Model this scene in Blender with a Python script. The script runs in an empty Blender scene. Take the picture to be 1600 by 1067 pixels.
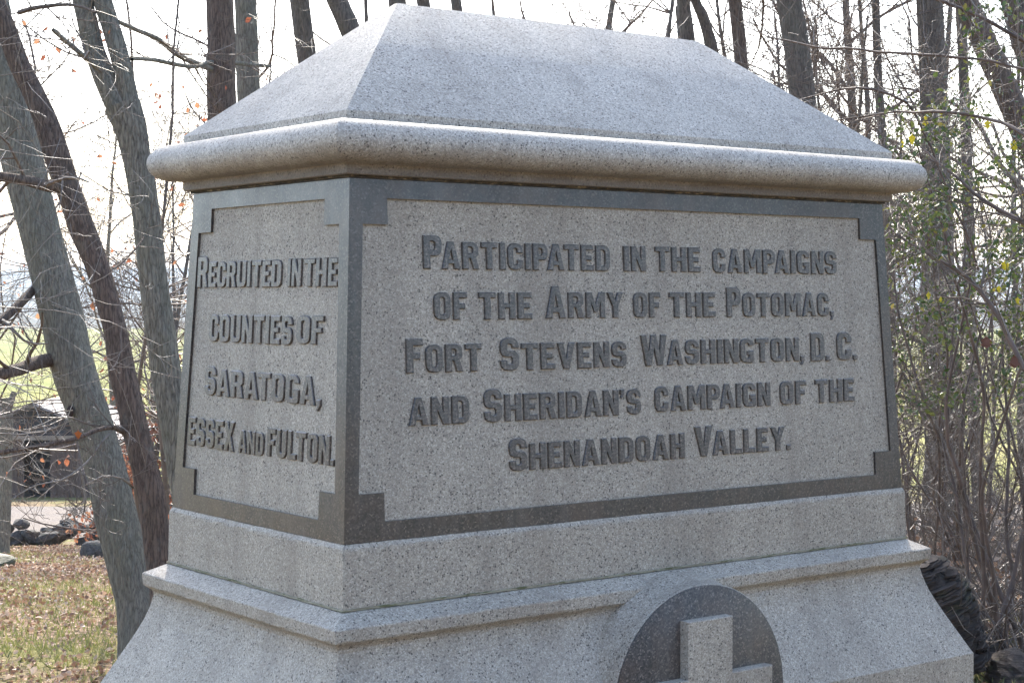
import bpy, math, random
import numpy as np
from mathutils import Vector, Matrix
from mathutils.geometry import tessellate_polygon

R = math.radians
SC = bpy.context.scene
COL = SC.collection

# ------------------------------------------------------------------ camera, sky, sun, exposure
CAMP = np.array([-2.85183, -3.55023, 1.73930])
YAW, PITCH, ROLL = R(52.7013), R(-1.51986), R(0.037)
FPX = 2644.14                      # focal length in pixels of a 1600 wide picture
def cam_axes():
    cy, sy, cp, sp = math.cos(YAW), math.sin(YAW), math.cos(PITCH), math.sin(PITCH)
    f = np.array([cy*cp, sy*cp, sp]); r = np.array([sy, -cy, 0.0]); u = np.cross(r, f)
    cr, sr = math.cos(ROLL), math.sin(ROLL)
    return f, r*cr+u*sr, -r*sr+u*cr
CF, CR, CU = cam_axes()
cd = bpy.data.cameras.new('camera'); cam = bpy.data.objects.new('camera', cd); COL.objects.link(cam)
cd.sensor_width = 36; cd.lens = FPX*36/1600; cd.clip_start = 0.05; cd.clip_end = 20000
m = Matrix(((CR[0], CU[0], -CF[0], CAMP[0]), (CR[1], CU[1], -CF[1], CAMP[1]), (CR[2], CU[2], -CF[2], CAMP[2]), (0, 0, 0, 1)))
cam.matrix_world = m
SC.camera = cam

SUN_EL, SUN_AZ = R(41), R(58)      # azimuth counted from +X towards +Y
W = bpy.data.worlds.new('World'); SC.world = W; W.use_nodes = True
wn = W.node_tree.nodes; wl = W.node_tree.links; wn.clear()
sky = wn.new('ShaderNodeTexSky'); sky.sky_type = 'NISHITA'; sky.sun_disc = False
sky.sun_elevation = SUN_EL; sky.sun_rotation = math.pi/2 - SUN_AZ
sky.air_density = 1.0; sky.dust_density = 2.2; sky.ozone_density = 1.0
bg = wn.new('ShaderNodeBackground'); bg.inputs['Strength'].default_value = 0.15
wo = wn.new('ShaderNodeOutputWorld')
wl.new(sky.outputs[0], bg.inputs[0]); wl.new(bg.outputs[0], wo.inputs[0])
sd = bpy.data.lights.new('sun', 'SUN'); sd.energy = 2.8; sd.angle = R(0.53); sd.color = (1.0, 0.94, 0.84)
so = bpy.data.objects.new('sun', sd); COL.objects.link(so)
sdir = Vector((math.cos(SUN_AZ)*math.cos(SUN_EL), math.sin(SUN_AZ)*math.cos(SUN_EL), math.sin(SUN_EL)))
so.rotation_euler = sdir.to_track_quat('Z', 'Y').to_euler(); so.location = (0, 0, 30)
vs = SC.view_settings; vs.view_transform = 'Standard'; vs.look = 'None'; vs.gamma = 1; vs.exposure = 1.96
vs.use_curve_mapping = False
SC.cycles.max_bounces = 8; SC.cycles.volume_bounces = 1; SC.cycles.transparent_max_bounces = 8
SC.cycles.use_denoising = True

rng = np.random.default_rng(7); random.seed(7)

# ------------------------------------------------------------------ helpers
FH = np.array([math.cos(YAW), math.sin(YAW)]); RH = np.array([math.sin(YAW), -math.cos(YAW)])
SL = [-400, -120, -60, -28, -10, 0, 7, 11, 15, 20, 25, 29, 41, 52, 80, 120, 250, 400, 700, 1100, 1600, 2300, 3000, 3600]
HL = [60, 34, 15, 3, 0, 0, 0, -.36, -.84, -1.4, -1.95, -2.43, -3.38, -4.25, -5.2, -5.8, -7.5, -8.2, -9, -6, 8, 32, 52, 45]  # the rise behind the camera is added, unseen, to block sky reflections
def hgt(x, y):
    s = (x-CAMP[0])*FH[0]+(y-CAMP[1])*FH[1]; t = (x-CAMP[0])*RH[0]+(y-CAMP[1])*RH[1]
    h = np.interp(s, SL, HL)
    # the ground climbs a little to the right, where the thicket stands
    h = h + 0.16*np.clip((t-1.5)/3, 0, 1)*np.clip((s-6)/3, 0, 1)*np.clip((60-s)/40, 0, 1)
    return h
def at(px, py, D):
    return CAMP + D*(CF+(px-800)/FPX*CR-(py-533.5)/FPX*CU)
def on_ground(px, D):
    p = at(px, 533.5, D); return np.array([p[0], p[1], float(hgt(p[0], p[1]))])

def tag(o, label=None, cat=None, group=None, kind=None):
    if label: o['label'] = label
    if cat: o['category'] = cat
    if group: o['group'] = group
    if kind: o['kind'] = kind
    return o
def mesh_np(name, V, F, mat=None, smooth=False):
    """F: list of faces or an (n,k) int array"""
    me = bpy.data.meshes.new(name)
    V = np.asarray(V, np.float32)
    if isinstance(F, np.ndarray):
        k = F.shape[1]; n = len(F)
        me.vertices.add(len(V)); me.vertices.foreach_set('co', V.ravel())
        me.loops.add(n*k); me.loops.foreach_set('vertex_index', F.astype(np.int32).ravel())
        me.polygons.add(n); me.polygons.foreach_set('loop_start', np.arange(0, n*k, k, dtype=np.int32))
        me.polygons.foreach_set('loop_total', np.full(n, k, np.int32))
        me.update(calc_edges=True)
    else:
        me.from_pydata([tuple(v) for v in V.tolist()], [], F)
    if smooth:
        me.polygons.foreach_set('use_smooth', np.ones(len(me.polygons), bool))
    if mat: me.materials.append(mat)
    return me
def obj(name, me, parent=None, loc=None):
    o = bpy.data.objects.new(name, me); COL.objects.link(o)
    if parent: o.parent = parent
    if loc is not None: o.location = loc
    return o
def empty(name, loc=(0, 0, 0), rz=0):
    o = bpy.data.objects.new(name, None); COL.objects.link(o); o.location = loc; o.rotation_euler = (0, 0, rz)
    o.empty_display_size = .2
    return o
def copy_tree(o, parent=None):
    c = o.copy(); COL.objects.link(c); c.parent = parent
    for ch in list(o.children): copy_tree(ch, c)
    return c

# ------------------------------------------------------------------ materials
def mat(name):
    mt = bpy.data.materials.new(name); mt.use_nodes = True
    nt = mt.node_tree; nt.nodes.clear()
    out = nt.nodes.new('ShaderNodeOutputMaterial'); b = nt.nodes.new('ShaderNodeBsdfPrincipled')
    nt.links.new(b.outputs[0], out.inputs[0])
    return mt, nt, b, out
class NG:
    def __init__(s, nt): s.nt = nt
    def n(s, t, **kw):
        x = s.nt.nodes.new(t)
        for k, v in kw.items(): setattr(x, k, v)
        return x
    def l(s, a, b): s.nt.links.new(a, b)
    def coord(s, scale=(1, 1, 1), src='Object'):
        tc = s.n('ShaderNodeTexCoord'); mp = s.n('ShaderNodeMapping'); mp.inputs['Scale'].default_value = scale
        s.l(tc.outputs[src], mp.inputs[0]); return mp.outputs[0]
    def noise(s, vec, scale, detail=4, rough=.55, dist=0):
        x = s.n('ShaderNodeTexNoise'); x.inputs['Scale'].default_value = scale; x.inputs['Detail'].default_value = detail
        x.inputs['Roughness'].default_value = rough; x.inputs['Distortion'].default_value = dist
        if vec is not None: s.l(vec, x.inputs['Vector'])
        return x
    def vor(s, vec, scale, feature='F1', rand=1):
        x = s.n('ShaderNodeTexVoronoi', feature=feature); x.inputs['Scale'].default_value = scale
        x.inputs['Randomness'].default_value = rand
        if vec is not None: s.l(vec, x.inputs['Vector'])
        return x
    def ramp(s, fac, stops, interp='LINEAR'):
        x = s.n('ShaderNodeValToRGB'); cr = x.color_ramp; cr.interpolation = interp
        while len(cr.elements) < len(stops): cr.elements.new(.5)
        for e, (p, c) in zip(cr.elements, stops):
            e.position = p; e.color = (c, c, c, 1) if not isinstance(c, (tuple, list)) else (*c, 1)
        s.l(fac, x.inputs[0]); return x.outputs[0]
    def mix(s, fac, a, b, blend='MIX'):
        x = s.n('ShaderNodeMix', data_type='RGBA', blend_type=blend)
        for inp, v in ((x.inputs[0], fac), (x.inputs[6], a), (x.inputs[7], b)):
            if isinstance(v, (int, float)): inp.default_value = v
            elif isinstance(v, tuple): inp.default_value = (*v, 1)
            else: s.l(v, inp)
        return x.outputs[2]
    def math(s, op, a, b=0.0):
        x = s.n('ShaderNodeMath', operation=op)
        for inp, v in ((x.inputs[0], a), (x.inputs[1], b)):
            if isinstance(v, (int, float)): inp.default_value = v
            else: s.l(v, inp)
        return x.outputs[0]
    def bump(s, h, strength, dist, b):
        x = s.n('ShaderNodeBump'); x.inputs['Strength'].default_value = strength; x.inputs['Distance'].default_value = dist
        s.l(h, x.inputs['Height']); s.l(x.outputs[0], b.inputs['Normal'])

def granite(name, tone=1.0, warm=0.0, stain=0.0, runoff_shade=False):
    mt, nt, b, out = mat(name); g = NG(nt); co = g.coord()
    wob = g.noise(co, 160, 2)
    v = g.n('ShaderNodeVectorMath', operation='MULTIPLY_ADD')
    g.l(wob.outputs['Color'], v.inputs[0]); v.inputs[1].default_value = (.006, .006, .006); g.l(co, v.inputs[2])
    vec = v.outputs[0]
    c1 = g.vor(vec, 215); c2 = g.vor(vec, 330)
    sep = g.n('ShaderNodeSeparateColor'); g.l(c1.outputs['Color'], sep.inputs[0])
    sep2 = g.n('ShaderNodeSeparateColor'); g.l(c2.outputs['Color'], sep2.inputs[0])
    base = g.ramp(sep2.outputs[0], [(0, (.27*tone, .255*tone, .24*tone)), (.25, (.35*tone, .33*tone, .31*tone)), (.6, (.43*tone, .405*tone, .37*tone)), (.85, (.49*tone, .472*tone, .44*tone)), (1, (.62*tone, .605*tone, .575*tone))])
    dark = g.ramp(sep.outputs[0], [(.0, .9), (.07, .9), (.09, .42), (.20, .32), (.22, 0.0)])
    near = g.ramp(c1.outputs['Distance'], [(.0, 1.0), (.42, 1.0), (.60, .0)])
    dk = g.math('MULTIPLY', dark, near)
    col = g.mix(dk, base, (.07, .064, .06))
    col = g.mix(1.0, col, (1.0, 1-.032*warm, 1-.084*warm), 'MULTIPLY')
    big = g.noise(co, 2.2, 5, .6); bigr = g.ramp(big.outputs['Fac'], [(.3, .84), (.5, .97), (.72, 1.05)])
    col = g.mix(1.0, col, bigr, 'MULTIPLY')
    # weather streaks that run down the stone, and old brown bloom
    st = g.noise(g.coord((9, 9, .9)), 1.0, 5, .6)
    sr = g.ramp(st.outputs['Fac'], [(.47, 0.0), (.75, .36+stain)])
    col = g.mix(sr, col, (.20, .165, .13))
    lich = g.noise(co, 14, 4, .7); lr = g.ramp(lich.outputs['Fac'], [(.64, 0.0), (.8, .35)])
    col = g.mix(lr, col, (.24, .24, .20))
    if runoff_shade:      # grime from water off the roll, plus shade under the roll painted in
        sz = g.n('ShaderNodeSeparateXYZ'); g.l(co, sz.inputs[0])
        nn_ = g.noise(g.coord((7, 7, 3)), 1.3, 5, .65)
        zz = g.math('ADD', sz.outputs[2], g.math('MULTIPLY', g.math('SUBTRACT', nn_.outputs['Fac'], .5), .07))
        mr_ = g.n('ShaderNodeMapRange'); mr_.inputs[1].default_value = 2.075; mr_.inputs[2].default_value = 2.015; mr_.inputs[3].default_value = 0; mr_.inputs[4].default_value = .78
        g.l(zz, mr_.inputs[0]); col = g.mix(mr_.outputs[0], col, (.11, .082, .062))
        for (X_, Y_, Z_, r_) in ((-.12, -.24, 2.31, .05), (.50, -.20, 2.36, .045), (.62, -.30, 2.24, .03)):
            vd = g.n('ShaderNodeVectorMath', operation='DISTANCE'); g.l(co, vd.inputs[0]); vd.inputs[1].default_value = (X_, Y_, Z_)
            dd_ = g.math('ADD', vd.outputs['Value'], g.math('MULTIPLY', g.math('SUBTRACT', g.noise(co, 30, 4).outputs['Fac'], .5), .06))
            m4 = g.n('ShaderNodeMapRange'); m4.inputs[1].default_value = r_; m4.inputs[2].default_value = r_*.3; m4.inputs[4].default_value = .45
            g.l(dd_, m4.inputs[0]); col = g.mix(m4.outputs[0], col, (.2, .18, .155))
    g.l(col, b.inputs['Base Color'])
    b.inputs['Roughness'].default_value = .62; b.inputs['Specular IOR Level'].default_value = .45
    hb = g.noise(co, 260, 3, .7)
    g.bump(hb.outputs['Fac'], .55, .0016, b)
    return mt
GR_CAP = granite('granite_cap', 1.16, warm=1.7, runoff_shade=True)
GR_PANEL = granite('granite_panel', .97, warm=2.4, stain=.12)
GR_BASE = granite('granite_base', 1.0, warm=2.2, stain=.12)

def polished(name, base=.06, rough=.3, coat=.25):
    mt, nt, b, out = mat(name); g = NG(nt); co = g.coord()
    c1 = g.vor(co, 260); sep = g.n('ShaderNodeSeparateColor'); g.l(c1.outputs['Color'], sep.inputs[0])
    col = g.ramp(sep.outputs[0], [(0, (.35*base, .35*base, .36*base)), (.4, (.8*base, base*.78, base*.76)), (.75, (1.25*base, 1.2*base, 1.15*base)), (.9, (1.9*base, 1.8*base, 1.7*base)), (1, (3.2*base, 3.0*base, 2.8*base))])
    n1 = g.noise(g.coord((3, 3, 2)), 3, 6, .65); r1 = g.ramp(n1.outputs['Fac'], [(.46, 0.0), (.72, .5)])
    col = g.mix(r1, col, (.12, .088, .066))
    n2 = g.noise(g.coord((30, 30, 3)), 1, 4, .6); r2 = g.ramp(n2.outputs['Fac'], [(.52, 0.0), (.75, .28)])
    col = g.mix(r2, col, (.15, .155, .15))
    g.l(col, b.inputs['Base Color'])
    col = g.mix(1.0, col, (1.0, .88, .79), 'MULTIPLY'); g.l(col, b.inputs['Base Color'])
    rr = g.ramp(g.noise(co, 9, 5, .7).outputs['Fac'], [(.3, rough), (.75, rough+.22)])
    g.l(rr, b.inputs['Roughness'])
    b.inputs['Specular IOR Level'].default_value = .6; b.inputs['Coat Weight'].default_value = coat; b.inputs['Coat Roughness'].default_value = .12
    g.bump(g.noise(co, 220, 3, .6).outputs['Fac'], .25, .0006, b)
    return mt
POL = polished('polished_granite', .046, .26, .26)
POL_DISC = polished('polished_granite_disc', .062, .42, .1)
POL_LET = polished('polished_granite_letters', .066, .3, .3)

def mortar():
    mt, nt, b, out = mat('mortar'); g = NG(nt); co = g.coord()
    n = g.noise(g.coord((40, 40, 90)), 1, 4, .7)
    col = g.ramp(n.outputs['Fac'], [(.38, (.035, .03, .025)), (.56, (.10, .08, .055)), (.66, (.32, .25, .16)), (.8, (.45, .38, .28))])
    g.l(col, b.inputs['Base Color']); b.inputs['Roughness'].default_value = .9
    g.bump(n.outputs['Fac'], .8, .004, b); return mt
MORT = mortar()
def mossy_mortar():
    mt, nt, b, out = mat('mossy_mortar'); g = NG(nt)
    n = g.noise(g.coord((6, 6, 30)), 3, 5, .7)
    col = g.ramp(n.outputs['Fac'], [(.35, (.20, .18, .12)), (.5, (.33, .30, .22)), (.62, (.11, .115, .05)), (.8, (.18, .16, .10))])
    g.l(col, b.inputs['Base Color']); b.inputs['Roughness'].default_value = .9
    g.bump(n.outputs['Fac'], .6, .003, b); return mt
MORT2 = mossy_mortar()

def bark(name, c_hi, c_lo, moss=.25, scale=1.0):
    mt, nt, b, out = mat(name); g = NG(nt)
    co = g.coord((1, 1, .15))
    wob = g.noise(co, 14*scale, 4, .65)
    v = g.n('ShaderNodeVectorMath', operation='MULTIPLY_ADD'); g.l(wob.outputs['Color'], v.inputs[0])
    v.inputs[1].default_value = (.07, .07, .07); g.l(co, v.inputs[2])
    ve = g.vor(v.outputs[0], 50*scale, 'DISTANCE_TO_EDGE')
    fine = g.noise(g.coord((1, 1, .22)), 95*scale, 6, .75)
    h = g.ramp(ve.outputs['Distance'], [(0, 0.0), (.1, .45), (.3, .9)])
    hh = g.math('ADD', g.math('MULTIPLY', h, .42), g.math('MULTIPLY', fine.outputs['Fac'], 1.15))
    hc = g.ramp(hh, [(.42, c_lo), (.70, tuple((a+bb)/2 for a, bb in zip(c_hi, c_lo))), (.98, c_hi)])
    mo = g.noise(g.coord((1, 1, .5)), 5, 5, .65); mr = g.ramp(mo.outputs['Fac'], [(.42, 0.0), (.66, moss)])
    col = g.mix(mr, hc, (.20, .20, .14))
    pa = g.noise(g.coord((1, 1, .6)), 16, 4, .6); pr = g.ramp(pa.outputs['Fac'], [(.55, 0.0), (.75, .35)])
    col = g.mix(pr, col, (.27, .27, .24))
    g.l(col, b.inputs['Base Color']); b.inputs['Roughness'].default_value = .85
    b.inputs['Specular IOR Level'].default_value = .3
    g.bump(hh, 1.0, .012/scale, b)
    return mt
BK_GREEN = bark('bark_grey_green', (.31, .285, .23), (.07, .062, .052), .35)
BK_PALE = bark('bark_pale_grey', (.31, .29, .235), (.09, .083, .07), .45, 1.3)
BK_BROWN = bark('bark_brown', (.20, .145, .115), (.045, .033, .028), .1, 1.1)
BK_GREY = bark('bark_grey', (.19, .16, .135), (.05, .04, .034), .2, 1.1)
def simple(name, c, rough=.8, var=.3, scale=8, spec=.4):
    mt, nt, b, out = mat(name); g = NG(nt); n = g.noise(g.coord(), scale, 4, .6)
    lo = tuple(x*(1-var) for x in c); hi = tuple(min(1, x*(1+var)) for x in c)
    g.l(g.ramp(n.outputs['Fac'], [(.3, lo), (.7, hi)]), b.inputs['Base Color'])
    b.inputs['Roughness'].default_value = rough; b.inputs['Specular IOR Level'].default_value = spec
    return mt
TWIG = simple('twig_bark', (.13, .095, .072), .5, .4, 6, .6)
TWIG_PALE = simple('twig_bark_pale', (.22, .185, .15), .45, .35, 6, .6)
TWIG_FAR = simple('twig_bark_far', (.13, .092, .07), .75, .3, 2)
CANE = simple('cane_bark', (.12, .08, .06), .6, .45, 9, .5)

def leafmat(name, stops, trans=.45, rough=.45):
    mt, nt, b, out = mat(name); g = NG(nt)
    gi = g.n('ShaderNodeNewGeometry')
    c = g.ramp(gi.outputs['Random Per Island'], stops)
    g.l(c, b.inputs['Base Color']); b.inputs['Roughness'].default_value = rough
    tr = g.n('ShaderNodeBsdfTranslucent'); g.l(c, tr.inputs[0])
    ms = g.n('ShaderNodeMixShader'); ms.inputs[0].default_value = trans
    g.l(b.outputs[0], ms.inputs[1]); g.l(tr.outputs[0], ms.inputs[2]); g.l(ms.outputs[0], out.inputs[0])
    return mt
LF_GREEN = leafmat('leaf_green', [(0, (.05, .085, .025)), (.5, (.09, .125, .04)), (.85, (.16, .18, .05)), (1, (.30, .26, .07))], .35, .17)
LF_YEL = leafmat('leaf_yellow', [(0, (.55, .50, .05)), (1, (.60, .55, .08))], .6)
LF_ORANGE = leafmat('leaf_orange', [(0, (.55, .17, .03)), (1, (.55, .2, .04))], .5)
LF_RUST = leafmat('leaf_rust', [(0, (.26, .08, .045)), (.6, (.36, .15, .08)), (1, (.45, .24, .13))], .45, .6)
LF_BROWN = leafmat('leaf_brown', [(0, (.13, .045, .03)), (1, (.17, .07, .04))], .2, .5)
LF_DEAD = leafmat('leaf_dead', [(0, (.16, .095, .06)), (.4, (.32, .19, .125)), (.75, (.46, .31, .22)), (1, (.62, .50, .40))], .2, .6)
GRASSM = leafmat('grass_blades', [(0, (.12, .14, .04)), (.6, (.20, .21, .07)), (1, (.36, .31, .15))], .4, .6)

def ground_mat():
    mt, nt, b, out = mat('ground'); g = NG(nt); co = g.coord()
    # leaf litter colour near by
    a = g.vor(co, 34); sp = g.n('ShaderNodeSeparateColor'); g.l(a.outputs['Color'], sp.inputs[0])
    lit = g.ramp(sp.outputs[0], [(0, (.06, .042, .028)), (.35, (.15, .10, .068)), (.7, (.25, .175, .125)), (1, (.36, .27, .20))])
    gn = g.noise(co, .55, 6, .65); gr = g.ramp(gn.outputs['Fac'], [(.46, 0.0), (.58, .85)])
    gcol = g.ramp(g.noise(co, 22, 4, .7).outputs['Fac'], [(.3, (.10, .11, .035)), (.7, (.22, .205, .08))])
    near = g.mix(gr, lit, gcol)
    # pasture far away: distance from the knoll
    fld = g.ramp(g.noise(co, .035, 6, .6).outputs['Fac'], [(.3, (.15, .165, .045)), (.5, (.20, .205, .06)), (.7, (.28, .25, .10))])
    wood = g.ramp(g.noise(co, .02, 6, .7).outputs['Fac'], [(.35, (.05, .05, .045)), (.7, (.09, .08, .065))])
    sx = g.n('ShaderNodeSeparateXYZ'); g.l(co, sx.inputs[0])
    s = g.math('ADD', g.math('MULTIPLY', g.math('SUBTRACT', sx.outputs[0], float(CAMP[0])), float(FH[0])), g.math('MULTIPLY', g.math('SUBTRACT', sx.outputs[1], float(CAMP[1])), float(FH[1])))
    mr = g.n('ShaderNodeMapRange'); mr.inputs[1].default_value = 40; mr.inputs[2].default_value = 60; g.l(s, mr.inputs[0])
    m2 = g.n('ShaderNodeMapRange'); m2.inputs[1].default_value = 520; m2.inputs[2].default_value = 560; g.l(s, m2.inputs[0])
    col = g.mix(mr.outputs[0], near, fld); col = g.mix(m2.outputs[0], col, wood)
    m3 = g.n('ShaderNodeMapRange'); m3.inputs[1].default_value = -14; m3.inputs[2].default_value = -28; g.l(s, m3.inputs[0])
    rise_dark = g.ramp(g.noise(co, .6, 6, .75).outputs['Fac'], [(.35, (.035, .028, .02)), (.7, (.10, .075, .05))])  # dark brown for the added rise behind the camera, keeps reflections dark
    col = g.mix(m3.outputs[0], col, rise_dark)
    g.l(col, b.inputs['Base Color']); b.inputs['Roughness'].default_value = .95; b.inputs['Specular IOR Level'].default_value = .08
    g.bump(a.outputs['Distance'], .6, .03, b)
    return mt
GROUND = ground_mat()
def gravel_mat():
    mt, nt, b, out = mat('gravel'); g = NG(nt); co = g.coord()
    a = g.vor(co, 30); sp = g.n('ShaderNodeSeparateColor'); g.l(a.outputs['Color'], sp.inputs[0])
    c = g.ramp(sp.outputs[0], [(0, (.10, .088, .08)), (.5, (.16, .14, .125)), (1, (.25, .22, .20))])
    c = g.mix(g.ramp(g.noise(co, .6, 5).outputs['Fac'], [(.45, 0.0), (.75, .35)]), c, (.2, .16, .12))
    g.l(c, b.inputs['Base Color']); b.inputs['Roughness'].default_value = .95; b.inputs['Specular IOR Level'].default_value = .1
    g.bump(a.outputs['Distance'], .5, .02, b); return mt
GRAVEL = gravel_mat()
def rock_mat(name, c1, c2, strata=0, sheen=.6):
    mt, nt, b, out = mat(name); g = NG(nt); co = g.coord((1, 1, 1+strata))
    n = g.noise(co, 9, 6, .7); c = g.ramp(n.outputs['Fac'], [(.35, c1), (.65, c2)])
    mo = g.noise(g.coord(), 5, 4, .6); c = g.mix(g.ramp(mo.outputs['Fac'], [(.56, 0.0), (.7, .5)]), c, (.07, .085, .03))
    g.l(c, b.inputs['Base Color']); b.inputs['Roughness'].default_value = sheen
    g.bump(n.outputs['Fac'], .8, .02, b); return mt
ROCK_DK = rock_mat('rock_dark', (.02, .015, .012), (.08, .058, .045), 5, .9)
ROCK_GY = rock_mat('rock_grey', (.035, .032, .028), (.11, .10, .09), sheen=.85)

# ------------------------------------------------------------------ ground
def build_ground():
    s = sorted(set(list(np.linspace(-120, -28, 14))+list(np.linspace(-26, 7, 12))+list(np.linspace(7, 30, 116))+list(np.linspace(30, 60, 40))+SL+list(np.geomspace(60, 3600, 60))))
    k = np.concatenate([np.linspace(-1, -.16, 14)[:-1], np.linspace(-.16, .16, 121), np.linspace(.16, 1, 14)[1:]])
    s = np.array(s); S, K = np.meshgrid(s, k, indexing='ij')
    T = K*(40+1.6*np.abs(S))
    X = CAMP[0]+S*FH[0]+T*RH[0]; Y = CAMP[1]+S*FH[1]+T*RH[1]; Z = hgt(X, Y)
    nz = np.sin(X*1.3+Y*.7)*np.sin(Y*1.1-X*.4)*.03+np.sin(X*3.1+1)*np.sin(Y*2.7)*.012
    Z = Z + nz*np.clip((S-6)/3, 0, 1)*np.clip((28-S)/3, 0, 1)
    hill = (np.sin(T/510+1.2)*14+np.sin(T/173)*6+np.sin(T/61+S/200)*2.5)*np.clip((S-1300)/900, 0, 1)
    Z = Z+hill
    n, mm = S.shape; V = np.stack([X, Y, Z], -1).reshape(-1, 3)
    i = np.arange(n-1)[:, None]*mm+np.arange(mm-1)[None]; F = np.stack([i, i+mm, i+mm+1, i+1], -1).reshape(-1, 4)[:, ::-1]
    o = obj('ground', mesh_np('ground', V, F, GROUND, True)); tag(o, 'leaf-strewn grassy knoll running down to green pasture and hazy hills', kind='structure')
build_ground()
def build_road():
    s = np.array([29.0, 33, 37, 41]); t = np.linspace(-60, 60, 61)
    S, T = np.meshgrid(s, t, indexing='ij')
    S2 = S.copy(); X = CAMP[0]+S2*FH[0]+T*RH[0]; Y = CAMP[1]+S2*FH[1]+T*RH[1]; Z = hgt(X, Y)+.02
    n, mm = S.shape; V = np.stack([X, Y, Z], -1).reshape(-1, 3)
    i = np.arange(n-1)[:, None]*mm+np.arange(mm-1)[None]; F = np.stack([i, i+mm, i+mm+1, i+1], -1).reshape(-1, 4)[:, ::-1]
    o = obj('gravel_road', mesh_np('gravel_road', V, F, GRAVEL)); tag(o, 'pale gravel road in front of the shed', kind='structure')
build_road()

# ------------------------------------------------------------------ haze
def build_haze():
    mt = bpy.data.materials.new('haze'); mt.use_nodes = True; nt = mt.node_tree; nt.nodes.clear()
    o_ = nt.nodes.new('ShaderNodeOutputMaterial'); v = nt.nodes.new('ShaderNodeVolumePrincipled')
    v.inputs['Color'].default_value = (.72, .85, 1, 1); v.inputs['Density'].default_value = .0003; v.inputs['Anisotropy'].default_value = .1
    nt.links.new(v.outputs[0], o_.inputs['Volume'])
    a, b, z0, z1 = -9000, 9000, -12, 95
    V = [(a, a, z0), (b, a, z0), (b, b, z0), (a, b, z0), (a, a, z1), (b, a, z1), (b, b, z1), (a, b, z1)]
    F = [(0, 3, 2, 1), (4, 5, 6, 7), (0, 1, 5, 4), (1, 2, 6, 5), (2, 3, 7, 6), (3, 0, 4, 7)]
    me = bpy.data.meshes.new('haze'); me.from_pydata(V, [], F); me.materials.append(mt)
    tag(obj('haze', me), 'pale morning haze over the fields', kind='stuff')
build_haze()

# ------------------------------------------------------------------ monument
A0, B0, TP = .92333, .41674, .0425/.8      # half sizes of the die at z = 1.2 and its batter
mon = empty('monument', (0, 0, 0))
tag(mon, 'grey granite war monument with hipped cap, inscribed panels and cross emblem', 'monument')
def ring_pts(a, b, z, nx, ny, amp):
    """rectangle outline with a few points along each side, a hair uneven as hand-dressed stone is"""
    P = []
    c = [(-a, -b), (a, -b), (a, b), (-a, b)]
    for q in range(4):
        (x0, y0), (x1, y1) = c[q], c[(q+1) % 4]; n = nx if q % 2 == 0 else ny
        for i in range(n):
            t = i/n; e = (amp*rng.standard_normal(3) if i else np.zeros(3))
            P.append((x0+(x1-x0)*t+e[0], y0+(y1-y0)*t+e[1], z+e[2]*.8))
    return P
def profile(name, pts, material, parent=mon, cap_top=True, cap_bot=True, smooth_from=None, step=None):
    """rectangular stone swept from a profile of (offset, z), bottom to top"""
    V = []; F = []; nx, ny = 64, 30; M_ = 2*(nx+ny)
    for d, z in pts:
        V += ring_pts(A0+d, B0+d, z, nx, ny, .00045)
    for i in range(len(pts)-1):
        for j in range(M_):
            k = (j+1) % M_; F.append((i*M_+j, i*M_+k, (i+1)*M_+k, (i+1)*M_+j))
    if cap_bot: F.append(tuple(range(M_-1, -1, -1)))
    if cap_top: n = (len(pts)-1)*M_; F.append(tuple(range(n, n+M_)))
    me = mesh_np(name, V, F, material); return obj(name, me, parent)
def arc(cx, cz, rx, rz, a0, a1, n):
    return [(cx+rx*math.cos(R(a0+(a1-a0)*i/n)), cz+rz*math.sin(R(a0+(a1-a0)*i/n))) for i in range(n+1)]
# lower plinth, foot, flare
profile('foundation', [(.34, -.15), (.34, .22), (.335, .225)], GR_BASE)
profile('plinth', [(.20, .225), (.20, .48), (.195, .485)], GR_BASE)
base = [(.143, .485), (.143, .735), (.1395, .7405)] + [(.12, .7785), (.10, .8175), (.083, .851), (.068, .882), (.056, .909), (.047, .934), (.041, .955), (.037, .973), (.0375, .981)] + \
       [(.041, .987), (.047, .992), (.0535, .9965), (.0565, .999), (.0575, 1.003), (.0585, 1.0275), (.0565, 1.0302), (.012, 1.0535), (.006, 1.0555)]
base_o = profile('base_stone', base, GR_BASE)
profile('mortar_joint', [(.0035, 1.0555), (.0118, 1.0562), (.0118, 1.0605), (.0045, 1.0615)], MORT2, cap_bot=False, cap_top=False)
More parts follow.
